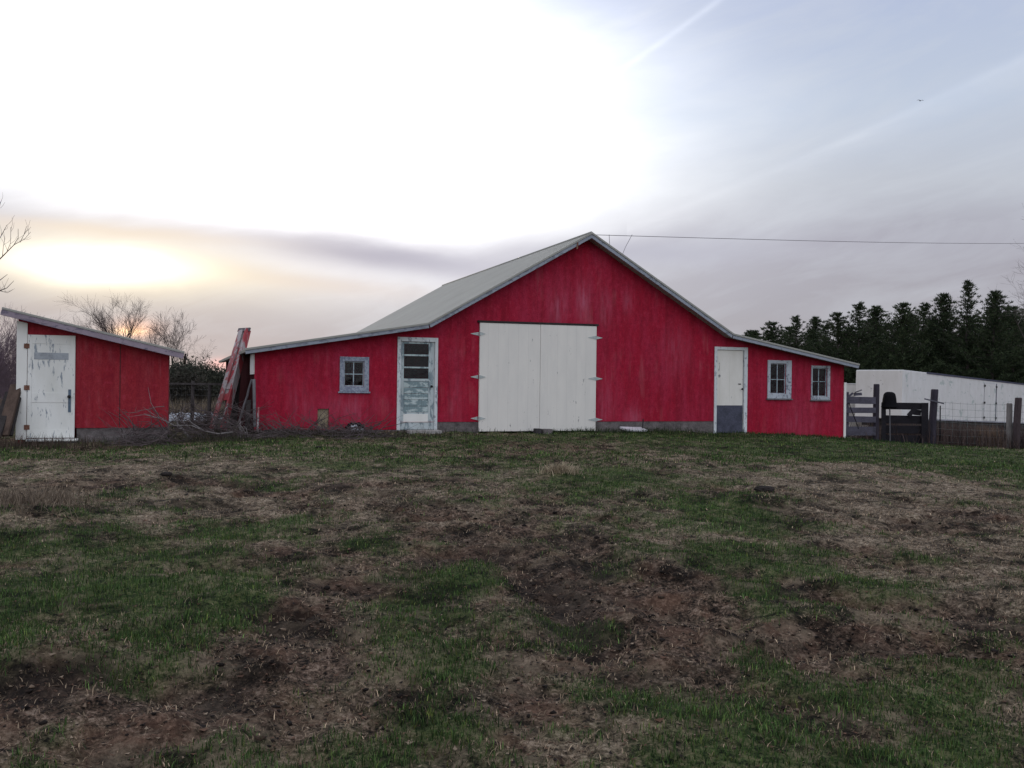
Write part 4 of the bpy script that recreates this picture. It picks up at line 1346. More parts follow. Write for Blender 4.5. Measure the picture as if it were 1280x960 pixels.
# dark bushes in the gap between shed and barn
def bush(px, py, Yd, wid, lab, seed, cols=((.022, .028, .022), (.075, .078, .058))):
    rg = np.random.default_rng(seed)
    tp = at(px, py, Yd); b0 = float(Hs(tp.x, tp.y)); hh = tp.z - b0
    root = empty('dark_bush', (tp.x, tp.y, b0), lab, 'bush', 0, 'dark bushes between shed and barn')
    st_ = MB()
    vs, tn = [], []
    for k in range(40):
        a = rg.uniform(0, 6.28); rr = wid * math.sqrt(rg.random()) * .8; zz = hh * rg.uniform(.15, .95) * math.sqrt(max(0, 1 - (rr / wid) ** 2 * .7))
        c = np.array([rr * math.cos(a), rr * math.sin(a), zz])
        if k < 12:
            st_.tube([(0, 0, -.1), (c[0] * .4, c[1] * .4, zz * .5), tuple(c)], [.04, .025, .008], 3, cap=False)
        nb_ = 130
        o = c + rg.normal(0, 1, (nb_, 3)) * np.array([.30, .30, .24])
        d = rg.normal(0, 1, (nb_, 3)); d[:, 2] += .5; d /= np.linalg.norm(d, axis=1, keepdims=True)
        sd_ = np.cross(d, rg.normal(0, 1, (nb_, 3))); sd_ /= np.linalg.norm(sd_, axis=1, keepdims=True) + 1e-9
        tri = np.stack([o - sd_ * .035, o + sd_ * .035, o + d * rg.uniform(.1, .24, (nb_, 1))], 1)
        vs.append(tri.reshape(-1, 3)); f = rg.random((nb_, 1)); tn.append(np.repeat((1 - f) * np.array([cols[0]]) + f * np.array([cols[1]]), 3, 0))
    st_.build('stems', BARK, root)
    V_ = np.concatenate(vs); o = np_mesh('crown', V_, [np.arange(len(V_)).reshape(-1, 3)], NEEDLE, {'tint': np.concatenate(tn)}); o.parent = root


bush(224, 455, 50, 1.2, 'dark bush nearest the low end of the shed roof', 301)
bush(243, 446, 52, 1.5, 'tallest dark bush in the gap between shed and barn', 302)
bush(262, 452, 50, 1.3, 'dark bush right of the tallest one in the gap', 303)
bush(284, 462, 51, 1.2, 'low dark bush behind the leaning red trough', 304)
bush(300, 466, 56, 1.4, 'dark bush hidden mostly by the barn side wall', 305)
bush(228, 468, 42, .9, 'small bush in front of the bush by the shed eave', 306, ((.02, .02, .016), (.06, .055, .045)))

# ------------------------------------------------------------------ gap fence, brush and leaning things on the left
FP = rough_mat('old_fence_post', (.075, .068, .068), .5, 8, .95, (1, 1, .3))
wf = empty('wire_fence', gpos(240, 24.5), 'old wire fence with dark posts in the gap between shed and barn', 'fence')
o0 = wf.location.copy()


def rel(p):
    return Vector(p) - o0


pst = [(207, 24.2), (241, 24.5), (262, 24.7), (290, 24.9), (304, 25.0)]
zt = .98
ends = []
for i, (px, Yd) in enumerate(pst):
    g_ = gpos(px, Yd)
    mb = MB(); mb.tube([rel(g_ - Vector((0, 0, .3))), rel((g_.x, g_.y, g_.z + .6)), rel((g_.x + .01, g_.y, zt + (i % 2) * .06))], [.055, .05, .045], 7); mb.build('post', FP, wf)
    ends.append(Vector((g_.x, g_.y, 0)))
WIRE = rough_mat('dull_wire', (.10, .10, .105), .3, 9, .6, metal=.5)
mb = MB(); mb.beam(rel(Vector((ends[0].x, ends[0].y - .05, zt - .02))), rel(Vector((ends[-1].x, ends[-1].y - .05, zt - .02))), .05, .05); mb.build('top_rail', FP, wf)
mb = MB()
for zz in (.05, .25, .45, .65, .82):
    mb.tube([rel(Vector((e.x, e.y - .06, zz + random.uniform(-.02, .02)))) for e in ends], .004, 3)
for k in range(20):
    f = k / 19; p = ends[0].lerp(ends[-1], f)
    mb.tube([rel((p.x, p.y - .065, -.1)), rel((p.x, p.y - .065, .95))], .003, 3)
mb.build('wire', WIRE, wf)


def crumple(name, cx, cy, rx, ry, hh, m, label, cat, seed, res=16):
    rg = np.random.default_rng(seed)
    mb = MB(); vs = []
    s1, s2 = rg.uniform(0, 90, 2)
    for j in range(res + 1):
        for i in range(res + 1):
            a, b = i / res * 2 - 1, j / res * 2 - 1
            r2 = min(1.0, a * a + b * b)
            x_ = cx + a * rx * (1 + .15 * math.sin(5 * b + s1)); y_ = cy + b * ry * (1 + .15 * math.sin(4 * a + s2))
            nn = float(fbm(np.array([a * 2.2 + s1]), np.array([b * 2.2 + s2]), 1.4, 4, .6)[0])
            vs.append((x_, y_, hz(x_, y_) + .01 + hh * max(0, (1 - r2)) ** .5 * (.25 + 1.5 * abs(nn - .5) * 2)))
    fs = [(j * (res + 1) + i, j * (res + 1) + i + 1, (j + 1) * (res + 1) + i + 1, (j + 1) * (res + 1) + i) for j in range(res) for i in range(res)]
    mb.add(vs, fs)
    o = mb.build(name, m, None)
    md = o.modifiers.new('thick', 'SOLIDIFY'); md.thickness = .006
    return tag(o, label, cat)


PLAST = rough_mat('pale_plastic', (.42, .45, .50), .25, 3, .5)
c_ = gpos(240, 27.0); crumple('plastic_sheet', c_.x, c_.y, .75, .5, .34, PLAST, 'pale crumpled plastic sheet heaped behind the wire fence', 'plastic sheet', 5)
c_ = gpos(262, 27.6); crumple('plastic_sheet', c_.x, c_.y, .45, .4, .28, PLAST, 'smaller pale plastic scrap right of the larger heap, behind the fence', 'plastic sheet', 6)

# red wooden trough standing on end against the eave
TR = peel_mat('weathered_red_boards', (.36, .06, .075), (.34, .30, .31), .46, 5, (1, 1, .18), dirt=.3)
TR2 = peel_mat('faded_pink_boards', (.34, .12, .13), (.36, .33, .34), .52, 5, (1, 1, .2), dirt=.25)
b_l = at(264.5, 536, 20.0); b_r = at(279, 537, 19.85); t_l = at(301.5, 412.5, 21.1); t_r = at(310, 412, 21.0)
tro = empty('feed_trough', (b_l + b_r) / 2, 'long weathered red wooden trough standing on end against the barn eave', 'trough')
o1 = tro.location.copy(); rl = lambda p: Vector(p) - o1
side = (t_r - t_l).normalized()
mb = MB(); mb.beam(rl(b_l), rl(t_l), .13, .035, side); mb.build('side_board', TR2, tro, bevel=.004)
mb = MB(); mb.beam(rl(b_r), rl(t_r), .055, .15, side); mb.build('side_board', TR, tro, bevel=.004)
mid0 = (b_l + b_r) / 2; mid1 = (t_l + t_r) / 2; dd = (mid1 - mid0)
mb = MB(); mb.beam(rl(mid0 + dd * .28 + Vector((0, .05, 0))), rl(mid1 + Vector((0, .05, 0))), .17, .025, side); mb.build('bottom_board', TR, tro, bevel=.003)
mb = MB(); mb.beam(rl(t_l - side * .09), rl(t_r + side * .06), .09, .035, dd.normalized()); mb.build('end_board', GREYWOOD, tro, bevel=.003)
mb = MB(); q0 = mid0 + dd * .40; mb.beam(rl(q0 - side * .12 + Vector((0, .03, 0))), rl(q0 + side * .12 + Vector((0, .03, 0))), .07, .03, dd.normalized()); mb.build('cross_cleat', TR2, tro, bevel=.003)

# poles and boards propped at the barn corner
def pole(px0, py0, Y0, px1, py1, Y1, r0, r1, m, label, name='leaning_pole', cat='pole', board=None, group=None):
    a, b = at(px0, py0, Y0), at(px1, py1, Y1)
    root_mb = MB()
    if board:
        root_mb.beam((0, 0, 0), b - a, board[0], board[1])
        o = root_mb.build(name, m, None, a, bevel=.003)
    else:
        k = 5; pts = [(b - a) * (i / k) + Vector((random.uniform(-1, 1), random.uniform(-1, 1), random.uniform(-1, 1))) * (.012 if 0 < i < k else 0) * (b - a).length for i in range(k + 1)]
        root_mb.tube(pts, [r0 + (r1 - r0) * i / k for i in range(k + 1)], 7)
        o = root_mb.build(name, m, None, a, smooth=True)
    return tag(o, label, cat, group)


pole(299, 527, 19.2, 315, 474, 19.35, .03, .022, GREYWOOD, 'thin grey pole leaning diagonally against the barn corner', group='poles propped at the barn corner')
pole(318.5, 534, 18.75, 317.5, 474, 18.95, .03, .03, GREYWOOD, 'upright grey board standing at the barn corner', 'leaning_board', 'board', (.06, .025), group='boards propped at the barn corner')
pole(322, 540, 18.7, 323.2, 509, 18.85, .02, .02, TR2, 'short pinkish stake against the red wall beside the barn corner', 'leaning_stake', 'stake', (.035, .03))
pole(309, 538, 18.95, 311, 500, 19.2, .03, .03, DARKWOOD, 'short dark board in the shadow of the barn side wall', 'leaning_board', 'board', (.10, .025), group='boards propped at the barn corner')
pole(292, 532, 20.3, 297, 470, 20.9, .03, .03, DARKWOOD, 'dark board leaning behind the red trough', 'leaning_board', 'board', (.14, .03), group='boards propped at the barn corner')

# dead branches lying in the gap
DB = rough_mat('dead_branch_bark', (.15, .13, .13), .45, 9, .95)
DB2 = rough_mat('pale_dead_wood', (.20, .185, .185), .35, 9, .95)


def dead_branch(px0, py0, px1, py1, Yd, r, label, m=DB, seed=0, side_n=4, sag=.03):
    rg = random.Random(seed); a, b = at(px0, py0, Yd), at(px1, py1, Yd + rg.uniform(-.3, .3)); L = (b - a).length
    mb = MB(); k = 6
    pts = [(b - a) * (i / k) + Vector((rg.uniform(-1, 1), rg.uniform(-1, 1), rg.uniform(-1, 1))) * (.03 * L if 0 < i < k else 0) + Vector((0, 0, -sag * L * math.sin(math.pi * i / k))) for i in range(k + 1)]
    mb.tube(pts, [r * (1 - .7 * i / k) for i in range(k + 1)], 6)
    for j in range(side_n):
        i = rg.randint(1, k - 1); d = ((b - a).normalized() + Vector((rg.uniform(-1, 1), rg.uniform(-1, 1), rg.uniform(-.4, 1)))).normalized()
        l2 = L * rg.uniform(.2, .45); p = pts[i]
        q = p + d * l2 * .5 + Vector((0, 0, rg.uniform(-.05, .05))); e = q + (d + Vector((rg.uniform(-.5, .5), 0, rg.uniform(-.5, .3)))).normalized() * l2 * .5
        mb.tube([p, q, e], [r * .5, r * .35, r * .15], 4)
    o = mb.build('dead_branch', m, None, a, smooth=True)
    return tag(o, label, 'branch', 'dead branches in the gap by the shed')


dead_branch(242, 553, 214, 518, 18.3, .030, 'thick grey branch slanting up to the shed corner', DB2, 1)
dead_branch(256, 549, 212, 512, 18.5, .024, 'grey branch lying right of the thick slanting one', DB, 2)
dead_branch(292, 540, 180, 517, 17.9, .016, 'long thin branch running across in front of the shed wall', DB2, 3, 6, .05)
dead_branch(281, 551, 300, 524, 18.2, .020, 'pale branch slanting up to the right below the trough', DB, 4)
dead_branch(300, 553, 301, 526, 18.1, .022, 'short pale upright branch in the tangle at the barn corner', DB2, 5, 5)
dead_branch(314, 552, 299, 528, 18.1, .020, 'pale branch slanting left in the tangle at the barn corner', DB2, 6, 3)
dead_branch(345, 545, 275, 536, 18.3, .016, 'thin branch lying along the barn corner foundation', DB, 7, 5)
dead_branch(395, 546, 330, 541, 18.6, .016, 'thin branch lying under the barn hatch', DB, 8, 6)
dead_branch(205, 508, 152, 516, 17.7, .008, 'wispy twig raised in front of the red shed wall', DB, 9, 7)


def tangle(name, x0, x1, ya, yb, n, hh, label, seed, m=TWIG):
    rg = random.Random(seed); mb = MB()
    for i in range(n):
        px = rg.uniform(x0, x1); Yd = rg.uniform(ya, yb); g_ = gpos(px, Yd)
        if in_buildings(np.array([g_.x]), np.array([g_.y]))[0]:
            continue
        z_ = rg.random() ** 1.6 * hh; L = rg.uniform(.25, .9)
        a = rg.uniform(0, 6.28); e = rg.uniform(-.35, .8)
        d = Vector((math.cos(a) * math.cos(e), math.sin(a) * .5 * math.cos(e), math.sin(e)))
        p = g_ + Vector((0, 0, z_)); q = p + d * L * .5 + Vector((rg.uniform(-.06, .06), 0, rg.uniform(-.05, .05))); r_ = p + d * L + Vector((0, 0, rg.uniform(-.12, .05)))
        for k_ in (q, r_):
            k_.z = max(k_.z, g_.z + .01)
        r0 = rg.uniform(.003, .010)
        mb.tube([p, q, r_], [r0, r0 * .8, r0 * .35], 3, cap=False)
    o = mb.build(name, m)
    return tag(o, label, 'brush', kind='stuff')


tangle('brush', 213, 318, 17.7, 19.3, 380, .5, 'tangled grey twigs piled between shed and barn', 1)
tangle('brush', 214, 300, 19.3, 23.0, 260, .4, 'dark brush filling the gap in front of the wire fence', 2, rough_mat('dark_twigs', (.035, .028, .030), .3, 6))
tangle('brush', 318, 480, 17.6, 19.6, 330, .16, 'low dead twigs lying along the foot of the barn wall', 3)
tangle('brush', 150, 214, 16.4, 17.7, 160, .28, 'a few dead twigs against the shed foundation', 4)
g_ = gpos(252, 21); tuft('dry_weeds', g_.x, g_.y, 1.5, 2.0, 1500, .45, ((.03, .024, .022), (.11, .085, .07)), 'brown dead weeds growing in the gap between shed and barn', 'weeds', 'stuff')
g_ = gpos(255, 34); tuft('dry_weeds', g_.x, g_.y, 2.4, 5.0, 2600, .7, ((.10, .08, .06), (.24, .20, .15)), 'tall straw coloured grass behind the wire fence', 'weeds', 'stuff', .02)
g_ = gpos(30, 16.6); tuft('dry_weeds', g_.x, g_.y, 1.6, .5, 900, .28, ((.04, .03, .026), (.12, .09, .07)), 'brown weeds below the shed corner post', 'weeds', 'stuff')
for px, Yd, rx, nn in ((400, 18.75, 3.0, 1500), (250, 17.6, 1.6, 700)):
    g_ = gpos(px, Yd); tuft('dry_weeds', g_.x, g_.y, rx, .5, nn, .20, ((.025, .028, .02), (.075, .065, .05)), 'short dark weeds along the barn wall foot' if px == 400 else 'short dark weeds before the brush in the gap', 'weeds', 'stuff')
g_ = gpos(690, 21.2)
tuft('long_grass', g_.x, g_.y + .12, 4.6, .45, 1900, .14, ((.014, .030, .012), (.045, .065, .025)), 'longer green grass along the foot of the barn doors', 'grass', 'stuff', .009)
g_ = gpos(1000, 23.2)
tuft('long_grass', g_.x, g_.y + .1, 3.2, 1.2, 2200, .10, ((.016, .040, .014), (.040, .075, .025)), 'bright green grass below the two small windows', 'grass', 'stuff', .010)
for px, rx_, nn_ in ((572, 1.0, 420), (820, 2.6, 800), (160, 1.6, 500)):
    g_ = gpos(px, 21.0 if px == 572 else 22.0 if px == 820 else 17.75)
    tuft('long_grass', g_.x, g_.y, rx_, .5, nn_, .17, ((.014, .026, .010), (.060, .075, .030)), {572: 'ragged grass before the foundation left of the white doors', 820: 'ragged grass before the foundation right of the white doors', 160: 'ragged grass before the shed foundation'}[px], 'grass', 'stuff', .009)
x_, y_ = ground_hit(700, 596); tuft('straw_clump', x_, y_, .24, .16, 520, .17, ((.22, .18, .13), (.48, .40, .28)), 'pale straw clump on the grass before the white double doors', 'straw', None, .010, (.5, .95))
x_, y_ = ground_hit(12, 645); tuft('straw_clump', x_, y_, .75, .8, 1500, .20, ((.09, .07, .055), (.24, .19, .14)), 'wide tan clump of dead grass at the left photo edge', 'straw', 'stuff', .008, (.5, .95))
for (px, py, sz_, lab, sd_) in ((208, 600, .07, 'dark clod of earth on the grass before the shed', 1), (955, 622, .11, 'largest dark clod of earth, in the straw before the right door', 2), (398, 560, .05, 'small dark clod on the grass before the left barn door', 3)):
    x_, y_ = ground_hit(px, py); rg = random.Random(sd_)
    bm = bmesh.new(); bmesh.ops.create_icosphere(bm, subdivisions=3, radius=sz_)
    for v_ in bm.verts:
        nn = v_.co.normalized(); v_.co *= .8 + .5 * float(fbm(np.array([nn.x * 2 + sd_ * 7]), np.array([nn.y * 2 + nn.z * 3]), 1.5, 3)[0]); v_.co.z *= .42; v_.co.y *= .8
    me = bpy.data.meshes.new('earth_clod'); bm.to_mesh(me); bm.free(); me.materials.append(rough_mat('wet_earth', (.02, .016, .015), .5, 12, .95))
    o = bpy.data.objects.new('earth_clod', me); COL.objects.link(o); o.location = (x_, y_, hz(x_, y_) + sz_ * .25); tag(o, lab, 'clod')

# wood heap left of the shed: slabs leaned on the shed end
SLAB = rough_mat('split_slab_bark', (.075, .052, .042), .5, 7, .95, (1, 1, .3))
CUT = rough_mat('fresh_cut_wood', (.42, .34, .26), .3, 9, .9)
for i, (x0, y0, Y0, x1, y1, Y1, w_, t_, m_, lab) in enumerate((
        (3, 545, 17.0, 21, 481, 17.6, .22, .07, SLAB, 'bark slab leaning nearest the shed corner post'),
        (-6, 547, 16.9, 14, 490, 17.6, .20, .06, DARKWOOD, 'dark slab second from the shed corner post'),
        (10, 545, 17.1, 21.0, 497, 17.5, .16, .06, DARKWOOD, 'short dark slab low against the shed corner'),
        (-16, 545, 16.9, 6, 500, 17.6, .20, .06, SLAB, 'brown slab at the outer side of the wood heap'),
        (-25, 514, 17.4, 3.5, 506, 17.7, .12, .12, CUT, 'pale fresh cut timber end at the left photo edge'))):
    a, b = at(x0, y0, Y0), at(x1, y1, Y1)
    mb = MB(); mb.beam((0, 0, 0), b - a, w_, t_)
    o = mb.build('wood_slab', m_, None, a, bevel=.012); tag(o, lab, 'slab', 'slabs heaped beside the shed')

# things on the ground along the barn
def fold_bag():
    g_ = BARN.hit(440, 545)
    p = BARN.m @ Vector((BARN.hit(440, 545)[0], -.35, 0)); z_ = hz(p.x, p.y)
    root = empty('feed_sack', (p.x, p.y, z_), 'crumpled black and white feed sack lying at the foot of the barn wall', 'sack')
    for nm, m_, s_, off in (('sack_body', BLACKPL, (.20, .14, .15), (0, 0, .07)), ('white_fold', PLAST, (.085, .05, .075), (.01, -.13, .10)), ('white_fold', PLAST, (.055, .04, .06), (.15, -.10, .05))):
        bm = bmesh.new(); bmesh.ops.create_icosphere(bm, subdivisions=3, radius=1)
        for v_ in bm.verts:
            n_ = v_.co.normalized(); k = .7 + .65 * float(fbm(np.array([n_.x * 1.7 + off[0] * 40]), np.array([n_.y * 1.7 + n_.z * 2.3]), 1.6, 4)[0])
            v_.co = Vector((n_.x * s_[0] * k + off[0], n_.y * s_[1] * k + off[1], n_.z * s_[2] * k + off[2]))
        me = bpy.data.meshes.new(nm); bm.to_mesh(me); bm.free(); me.materials.append(m_)
        o = bpy.data.objects.new(nm, me); COL.objects.link(o); o.parent = root


fold_bag()
p = BARN.m @ Vector((BARN.hit(673, 538)[0], -.22, 0)); zz = hz(p.x, p.y)
for k, (du, lab, m_) in enumerate(((-.12, 'dark half of the split concrete block holding the white doors shut', rough_mat('damp_concrete', (.045, .042, .045), .4, 8)), (.10, 'pale concrete block at the foot of the white doors', CONC))):
    q = BARN.m @ Vector((BARN.hit(673, 538)[0] + du, -.24, 0))
    mb = MB(); wv_ = .07 if k == 0 else .12
    mb.box(-wv_, wv_, -.09, .09, -.04, .11 - .015 * k)
    o = mb.build('concrete_block', m_, None, (q.x, q.y, hz(q.x, q.y) + .03), bevel=.012); o.rotation_euler = (0, 0, BA + .1 * k); tag(o, lab, 'block')
p = BARN.m @ Vector(((BARN.hit(785, 539)[0]), -.30, 0))
mb = MB(); mb.box(-.30, .28, -.16, .16, 0, .045); o = mb.build('white_panel', peel_mat('muddy_white_panel', (.66, .67, .72), (.2, .2, .22), .2, 4), None, (p.x, p.y, hz(p.x, p.y) + .05), bevel=.006); o.rotation_euler = (.16, .03, BA + .05); tag(o, 'white panel lying on the grass against the barn foundation', 'panel')
p = BARN.m @ Vector((BARN.hit(796, 530)[0], -.30, 0)); mb = MB(); mb.tube([(0, 0, -.1), (.0, .0, .15), (.01, .0, .33)], .013, 6); o = mb.build('iron_stake', BLACK, None, (p.x, p.y, hz(p.x, p.y))); tag(o, 'short dark stake upright beside the white panel', 'stake')
p = BARN.m @ Vector((BARN.hit(524, 544)[0], -.42, 0)); mb = MB(); mb.box(-.36, .36, -.17, .17, -.05, .035); o = mb.build('stone_slab', rough_mat('pale_stone', (.30, .29, .28), .3, 6), None, (p.x, p.y, hz(p.x, p.y) + .01), bevel=.012); o.rotation_euler = (0, 0, BA); tag(o, 'pale stone slab in the grass before the peeling door', 'slab')

# ------------------------------------------------------------------ right hand yard: board fence, gate, posts, wire
PDARK = rough_mat('dark_post_wood', (.036, .032, .044), .5, 9, .95, (1, 1, .25))
PGREY = rough_mat('grey_post_wood', (.17, .16, .155), .4, 9, .95, (1, 1, .25))
BRD = rough_mat('grey_fence_boards', (.075, .072, .095), .5, 7, .95, (.4, 1, 1))
GATEM = rough_mat('dark_gate_boards', (.014, .013, .017), .5, 7, .95, (.4, 1, 1))


def upright(px, ptop, Yd, r, m, lab, name='fence_post', lean=0.0, sides=9):
    g_ = gpos(px, Yd); zt_ = at(px, ptop, Yd).z - g_.z
    mb = MB(); mb.tube([(0, 0, -.25), (lean * .3, 0, zt_ * .5), (lean, .0, zt_ - .02), (lean, 0, zt_)], [r * 1.05, r, r * .95, r * .8], sides)
    o = mb.build(name, m, None, g_); return tag(o, lab, 'post', 'posts of the yard fence right of the barn')


upright(1095.3, 480, 24.95, .082, PDARK, 'thick dark post between the board fence and the dark gate', lean=.01)
upright(1165.8, 486.5, 25.0, .098, PDARK, 'thick dark post at the latch side of the gate', lean=.06)
upright(1262, 504, 25.0, .075, PGREY, 'short pale grey post beside a taller dark one near the right edge')
upright(1271, 497, 24.8, .092, rough_mat('brown_post_wood', (.055, .042, .045), .5, 9, .95, (1, 1, .25)), 'tall brown post beside a shorter grey one near the right edge', lean=.05)
upright(1175.6, 507, 25.3, .018, BLACK, 'thin dark metal stake just right of the gate', 'metal_stake', sides=5)

bf = empty('board_fence', gpos(1074, 24.6), 'short grey board fence between the barn corner and a dark post', 'fence')
ob = bf.location.copy()
for k, (ya, yb) in enumerate(((495.6, 504.4), (508.7, 515.6), (520, 527.5), (532.5, 543.7))):
    l_ = at(1057.3, (ya + yb) / 2 + (k % 2) * .6, 24.45); r_ = at(1094.5, (ya + yb) / 2 + .8, 24.85)
    mb = MB(); mb.beam(l_ - ob, r_ - ob, .03, (yb - ya) * 24.6 / F, (0, 1, 0)); mb.build('board', BRD, bf, bevel=.004)
mb = MB(); mb.beam(at(1058, 498, 24.40) - ob, at(1066, 491.5, 24.44) - ob, .03, .05, (0, 1, 0)); mb.build('broken_board', BRD, bf)
mb = MB(); mb.beam(at(1067.5, 493, 24.62) - ob, at(1077, 492.5, 24.68) - ob, .03, .075, (0, 1, 0)); mb.build('broken_board', BRD, bf)
mb = MB(); mb.beam(at(1069, 490.5, 24.58) - ob, at(1077, 487.5, 24.66) - ob, .03, .03, (0, 1, 0)); mb.build('broken_board', GREYWOOD, bf)
mb = MB(); mb.beam(at(1059, 546, 24.55) - ob, at(1059, 490, 24.55) - ob, .07, .05); mb.build('batten', BRD, bf)
cp = [at(1061, 503, 24.32), at(1064, 512, 24.3), at(1068, 522, 24.3), at(1072, 532, 24.3), at(1073, 536, 24.34)]
mb = MB(); mb.tube([p_ - cp[0] for p_ in cp], .011, 6); o = mb.build('black_cord', BLACKPL, None, cp[0]); tag(o, 'black cord hanging loosely over the grey board fence', 'cord')

gt = empty('wooden_gate', gpos(1131, 24.95), 'low dark wooden gate of wide boards between two thick posts', 'gate')
og = gt.location.copy()


def gbox(x0, y0, x1, y1, Yd=24.95, th=.03, name='board', m=GATEM, par=gt):
    a = at(x0, (y0 + y1) / 2, Yd); b = at(x1, (y0 + y1) / 2 + .8, Yd + .02)
    mb = MB(); mb.beam(a - og, b - og, th, (y1 - y0) * Yd / F, (0, 1, 0)); return mb.build(name, m, par, bevel=.004)


gbox(1102, 503, 1160, 511.5, 24.93, .05, 'top_rail')
gbox(1105, 519, 1157, 529, 24.97); gbox(1105, 531.5, 1157, 541.5, 24.97); gbox(1105, 543.5, 1157, 554, 24.97)
for (x0, x1) in ((1101.5, 1107), (1151.5, 1160)):
    a = at((x0 + x1) / 2, 556, 24.90); b = at((x0 + x1) / 2 + .3, 503.5, 24.90)
    mb = MB(); mb.beam(a - og, b - og, (x1 - x0) * 25 / F, .035); mb.build('stile', GATEM, gt, bevel=.004)
gbox(1142, 511.8, 1151, 518.7, 24.96)
a = at(1135.5, 520, 24.91); b = at(1144, 510.5, 24.91); mb = MB(); mb.beam(a - og, b - og, .03, .12, (0, 1, 0)); mb.build('brace', GATEM, gt, bevel=.004)
a = at(1112.6, 552, 24.84); b = at(1112.2, 510, 24.84); mb = MB(); mb.beam(a - og, b - og, .028, .02); mb.build('lath', rough_mat('grey_lath', (.10, .10, .11), .3, 8), gt)
# latch bar through the post
a = at(1155.5, 498.5, 24.86); b = at(1180, 504.5, 24.88); mb = MB(); mb.beam((0, 0, 0), b - a, .02, .035, (0, 1, 0)); o = mb.build('latch_bar', rough_mat('grey_latch_iron', (.10, .10, .125), .3, 10, .7, metal=.4), None, a, bevel=.003); tag(o, 'grey latch bar fixed across the post at the gate', 'latch')
# black tub upside down on the gate
tb = at(1111.7, 508.5, 24.9)
mb = MB(); n_ = 20; prof_t = [(.200, -.02), (.205, .0), (.195, .02), (.185, .12), (.168, .26), (.150, .34), (.115, .385), (.05, .405), (.0, .408)]
vs = []; fs = []
for (r_, z_) in prof_t[:-1]:
    for j in range(n_):
        a_ = 2 * math.pi * j / n_; vs.append((r_ * math.cos(a_), r_ * math.sin(a_), z_))
vs.append((0, 0, prof_t[-1][1]))
for i in range(len(prof_t) - 2):
    for j in range(n_):
        fs.append((i * n_ + j, i * n_ + (j + 1) % n_, (i + 1) * n_ + (j + 1) % n_, (i + 1) * n_ + j))
li = (len(prof_t) - 2) * n_
for j in range(n_):
    fs.append((li + j, li + (j + 1) % n_, len(vs) - 1))
mb.add(vs, fs); tub = empty('feed_tub', tb, 'black rubber tub upside down over the gate top rail', 'tub')
o = mb.build('tub_body', BLACKPL, tub, smooth=True); md = o.modifiers.new('thick', 'SOLIDIFY'); md.thickness = .01
mb = MB(); mb.tube([(.205 * math.cos(t_ * .3142), .205 * math.sin(t_ * .3142), -.005) for t_ in range(21)], .014, 6); mb.build('rim', BLACKPL, tub, smooth=True)

# woven wire between the gate post and the end posts
yf = empty('wire_fence', gpos(1215, 25.1), 'woven wire fence in front of the white trailer', 'fence')
oy = yf.location.copy(); WIRE2 = rough_mat('pale_wire', (.20, .23, .23), .3, 9, .6, metal=.4)
mb = MB(); A_ = gpos(1168, 25.1); B_ = gpos(1261, 25.1); C2 = gpos(1330, 24.6)
for (P0, P1) in ((A_, B_), (B_, C2)):
    for k in range(7):
        h_ = .10 + k * .18
        pts = [P0.lerp(P1, f / 6) + Vector((0, 0, h_ + random.uniform(-.012, .012) - .02 * math.sin(math.pi * f / 6))) for f in range(7)]
        mb.tube([p_ - oy for p_ in pts], .0036, 3)
    nv = int((P1 - P0).length / .20)
    for k in range(nv):
        p_ = P0.lerp(P1, (k + .5) / nv); mb.tube([p_ - oy + Vector((0, -.008, .05)), p_ - oy + Vector((random.uniform(-.02, .02), -.008, 1.19))], .0032, 3)
mb.build('wire', WIRE2, yf)
WB = ((.032, .024, .024), (.125, .092, .082))
for (px, Yd, rx, ry, nn, hh, lab) in ((1215, 26.2, 2.6, 1.4, 6500, .62, 'tall brown dead weeds below the white trailer'), (1200, 29, 3.2, 3.0, 3800, .75, 'brown dead weeds growing behind the wire fence'), (1120, 26.2, 1.6, 1.0, 900, .45, 'dead weeds behind the dark gate'), (1285, 25.6, 1.2, 1.2, 1600, .55, 'dead weeds around the posts at the right edge')):
    g_ = gpos(px, Yd); tuft('dry_weeds', g_.x, g_.y, rx, ry, nn, hh, WB, lab, 'weeds', 'stuff', .013, (.1, .7))
g_ = gpos(1238, 25.4); tuft('dry_weeds', g_.x, g_.y, .35, .3, 500, .62, ((.12, .085, .06), (.30, .21, .15)), 'rust coloured tuft of dead weeds left of the grey post', 'weeds', 'stuff', .011, (.1, .6))

# ------------------------------------------------------------------ white box trailer
TRW = peel_mat('white_trailer_skin', (.66, .67, .68), (.42, .48, .47), .22, 2.5, (.6, 1, 1), dirt=.2, rough=.45)
TRE = peel_mat('cream_trailer_end', (.66, .64, .62), (.4, .38, .36), .06, 2.5, (.6, 1, 1), dirt=.15, rough=.5)
DTRIM = rough_mat('dark_trim', (.05, .055, .09), .3, 6, .6)
ct = at(1127, 462, 40.0); cbm = at(1127, 524, 40.0)
et = at(1280, 480, 50.0); eb = at(1280, 530, 50.0)
axis_ = (et - ct); axis_.normalize()
zax = Vector((0, 0, 1)); zax = (zax - axis_ * zax.dot(axis_)).normalized()
dep = axis_.cross(zax) * -1.0                      # points away from the viewer
hgt = (ct - cbm).length
trl = bpy.data.objects.new('box_trailer', None); COL.objects.link(trl)
trl.matrix_world = Matrix((( axis_.x, dep.x, zax.x, cbm.x), (axis_.y, dep.y, zax.y, cbm.y), (axis_.z, dep.z, zax.z, cbm.z), (0, 0, 0, 1)))
tag(trl, 'long white box trailer parked behind the wire fence', 'trailer')
TL, TW = 15.5, 2.15
mb = MB(); mb.box(.03, TL, .0, TW, .0, hgt); mb.build('box_side', TRW, trl, bevel=.03)
mb = MB(); mb.box(-.02, .025, .02, TW - .02, .02, hgt - .03); mb.build('end_panel', TRE, trl, bevel=.01)
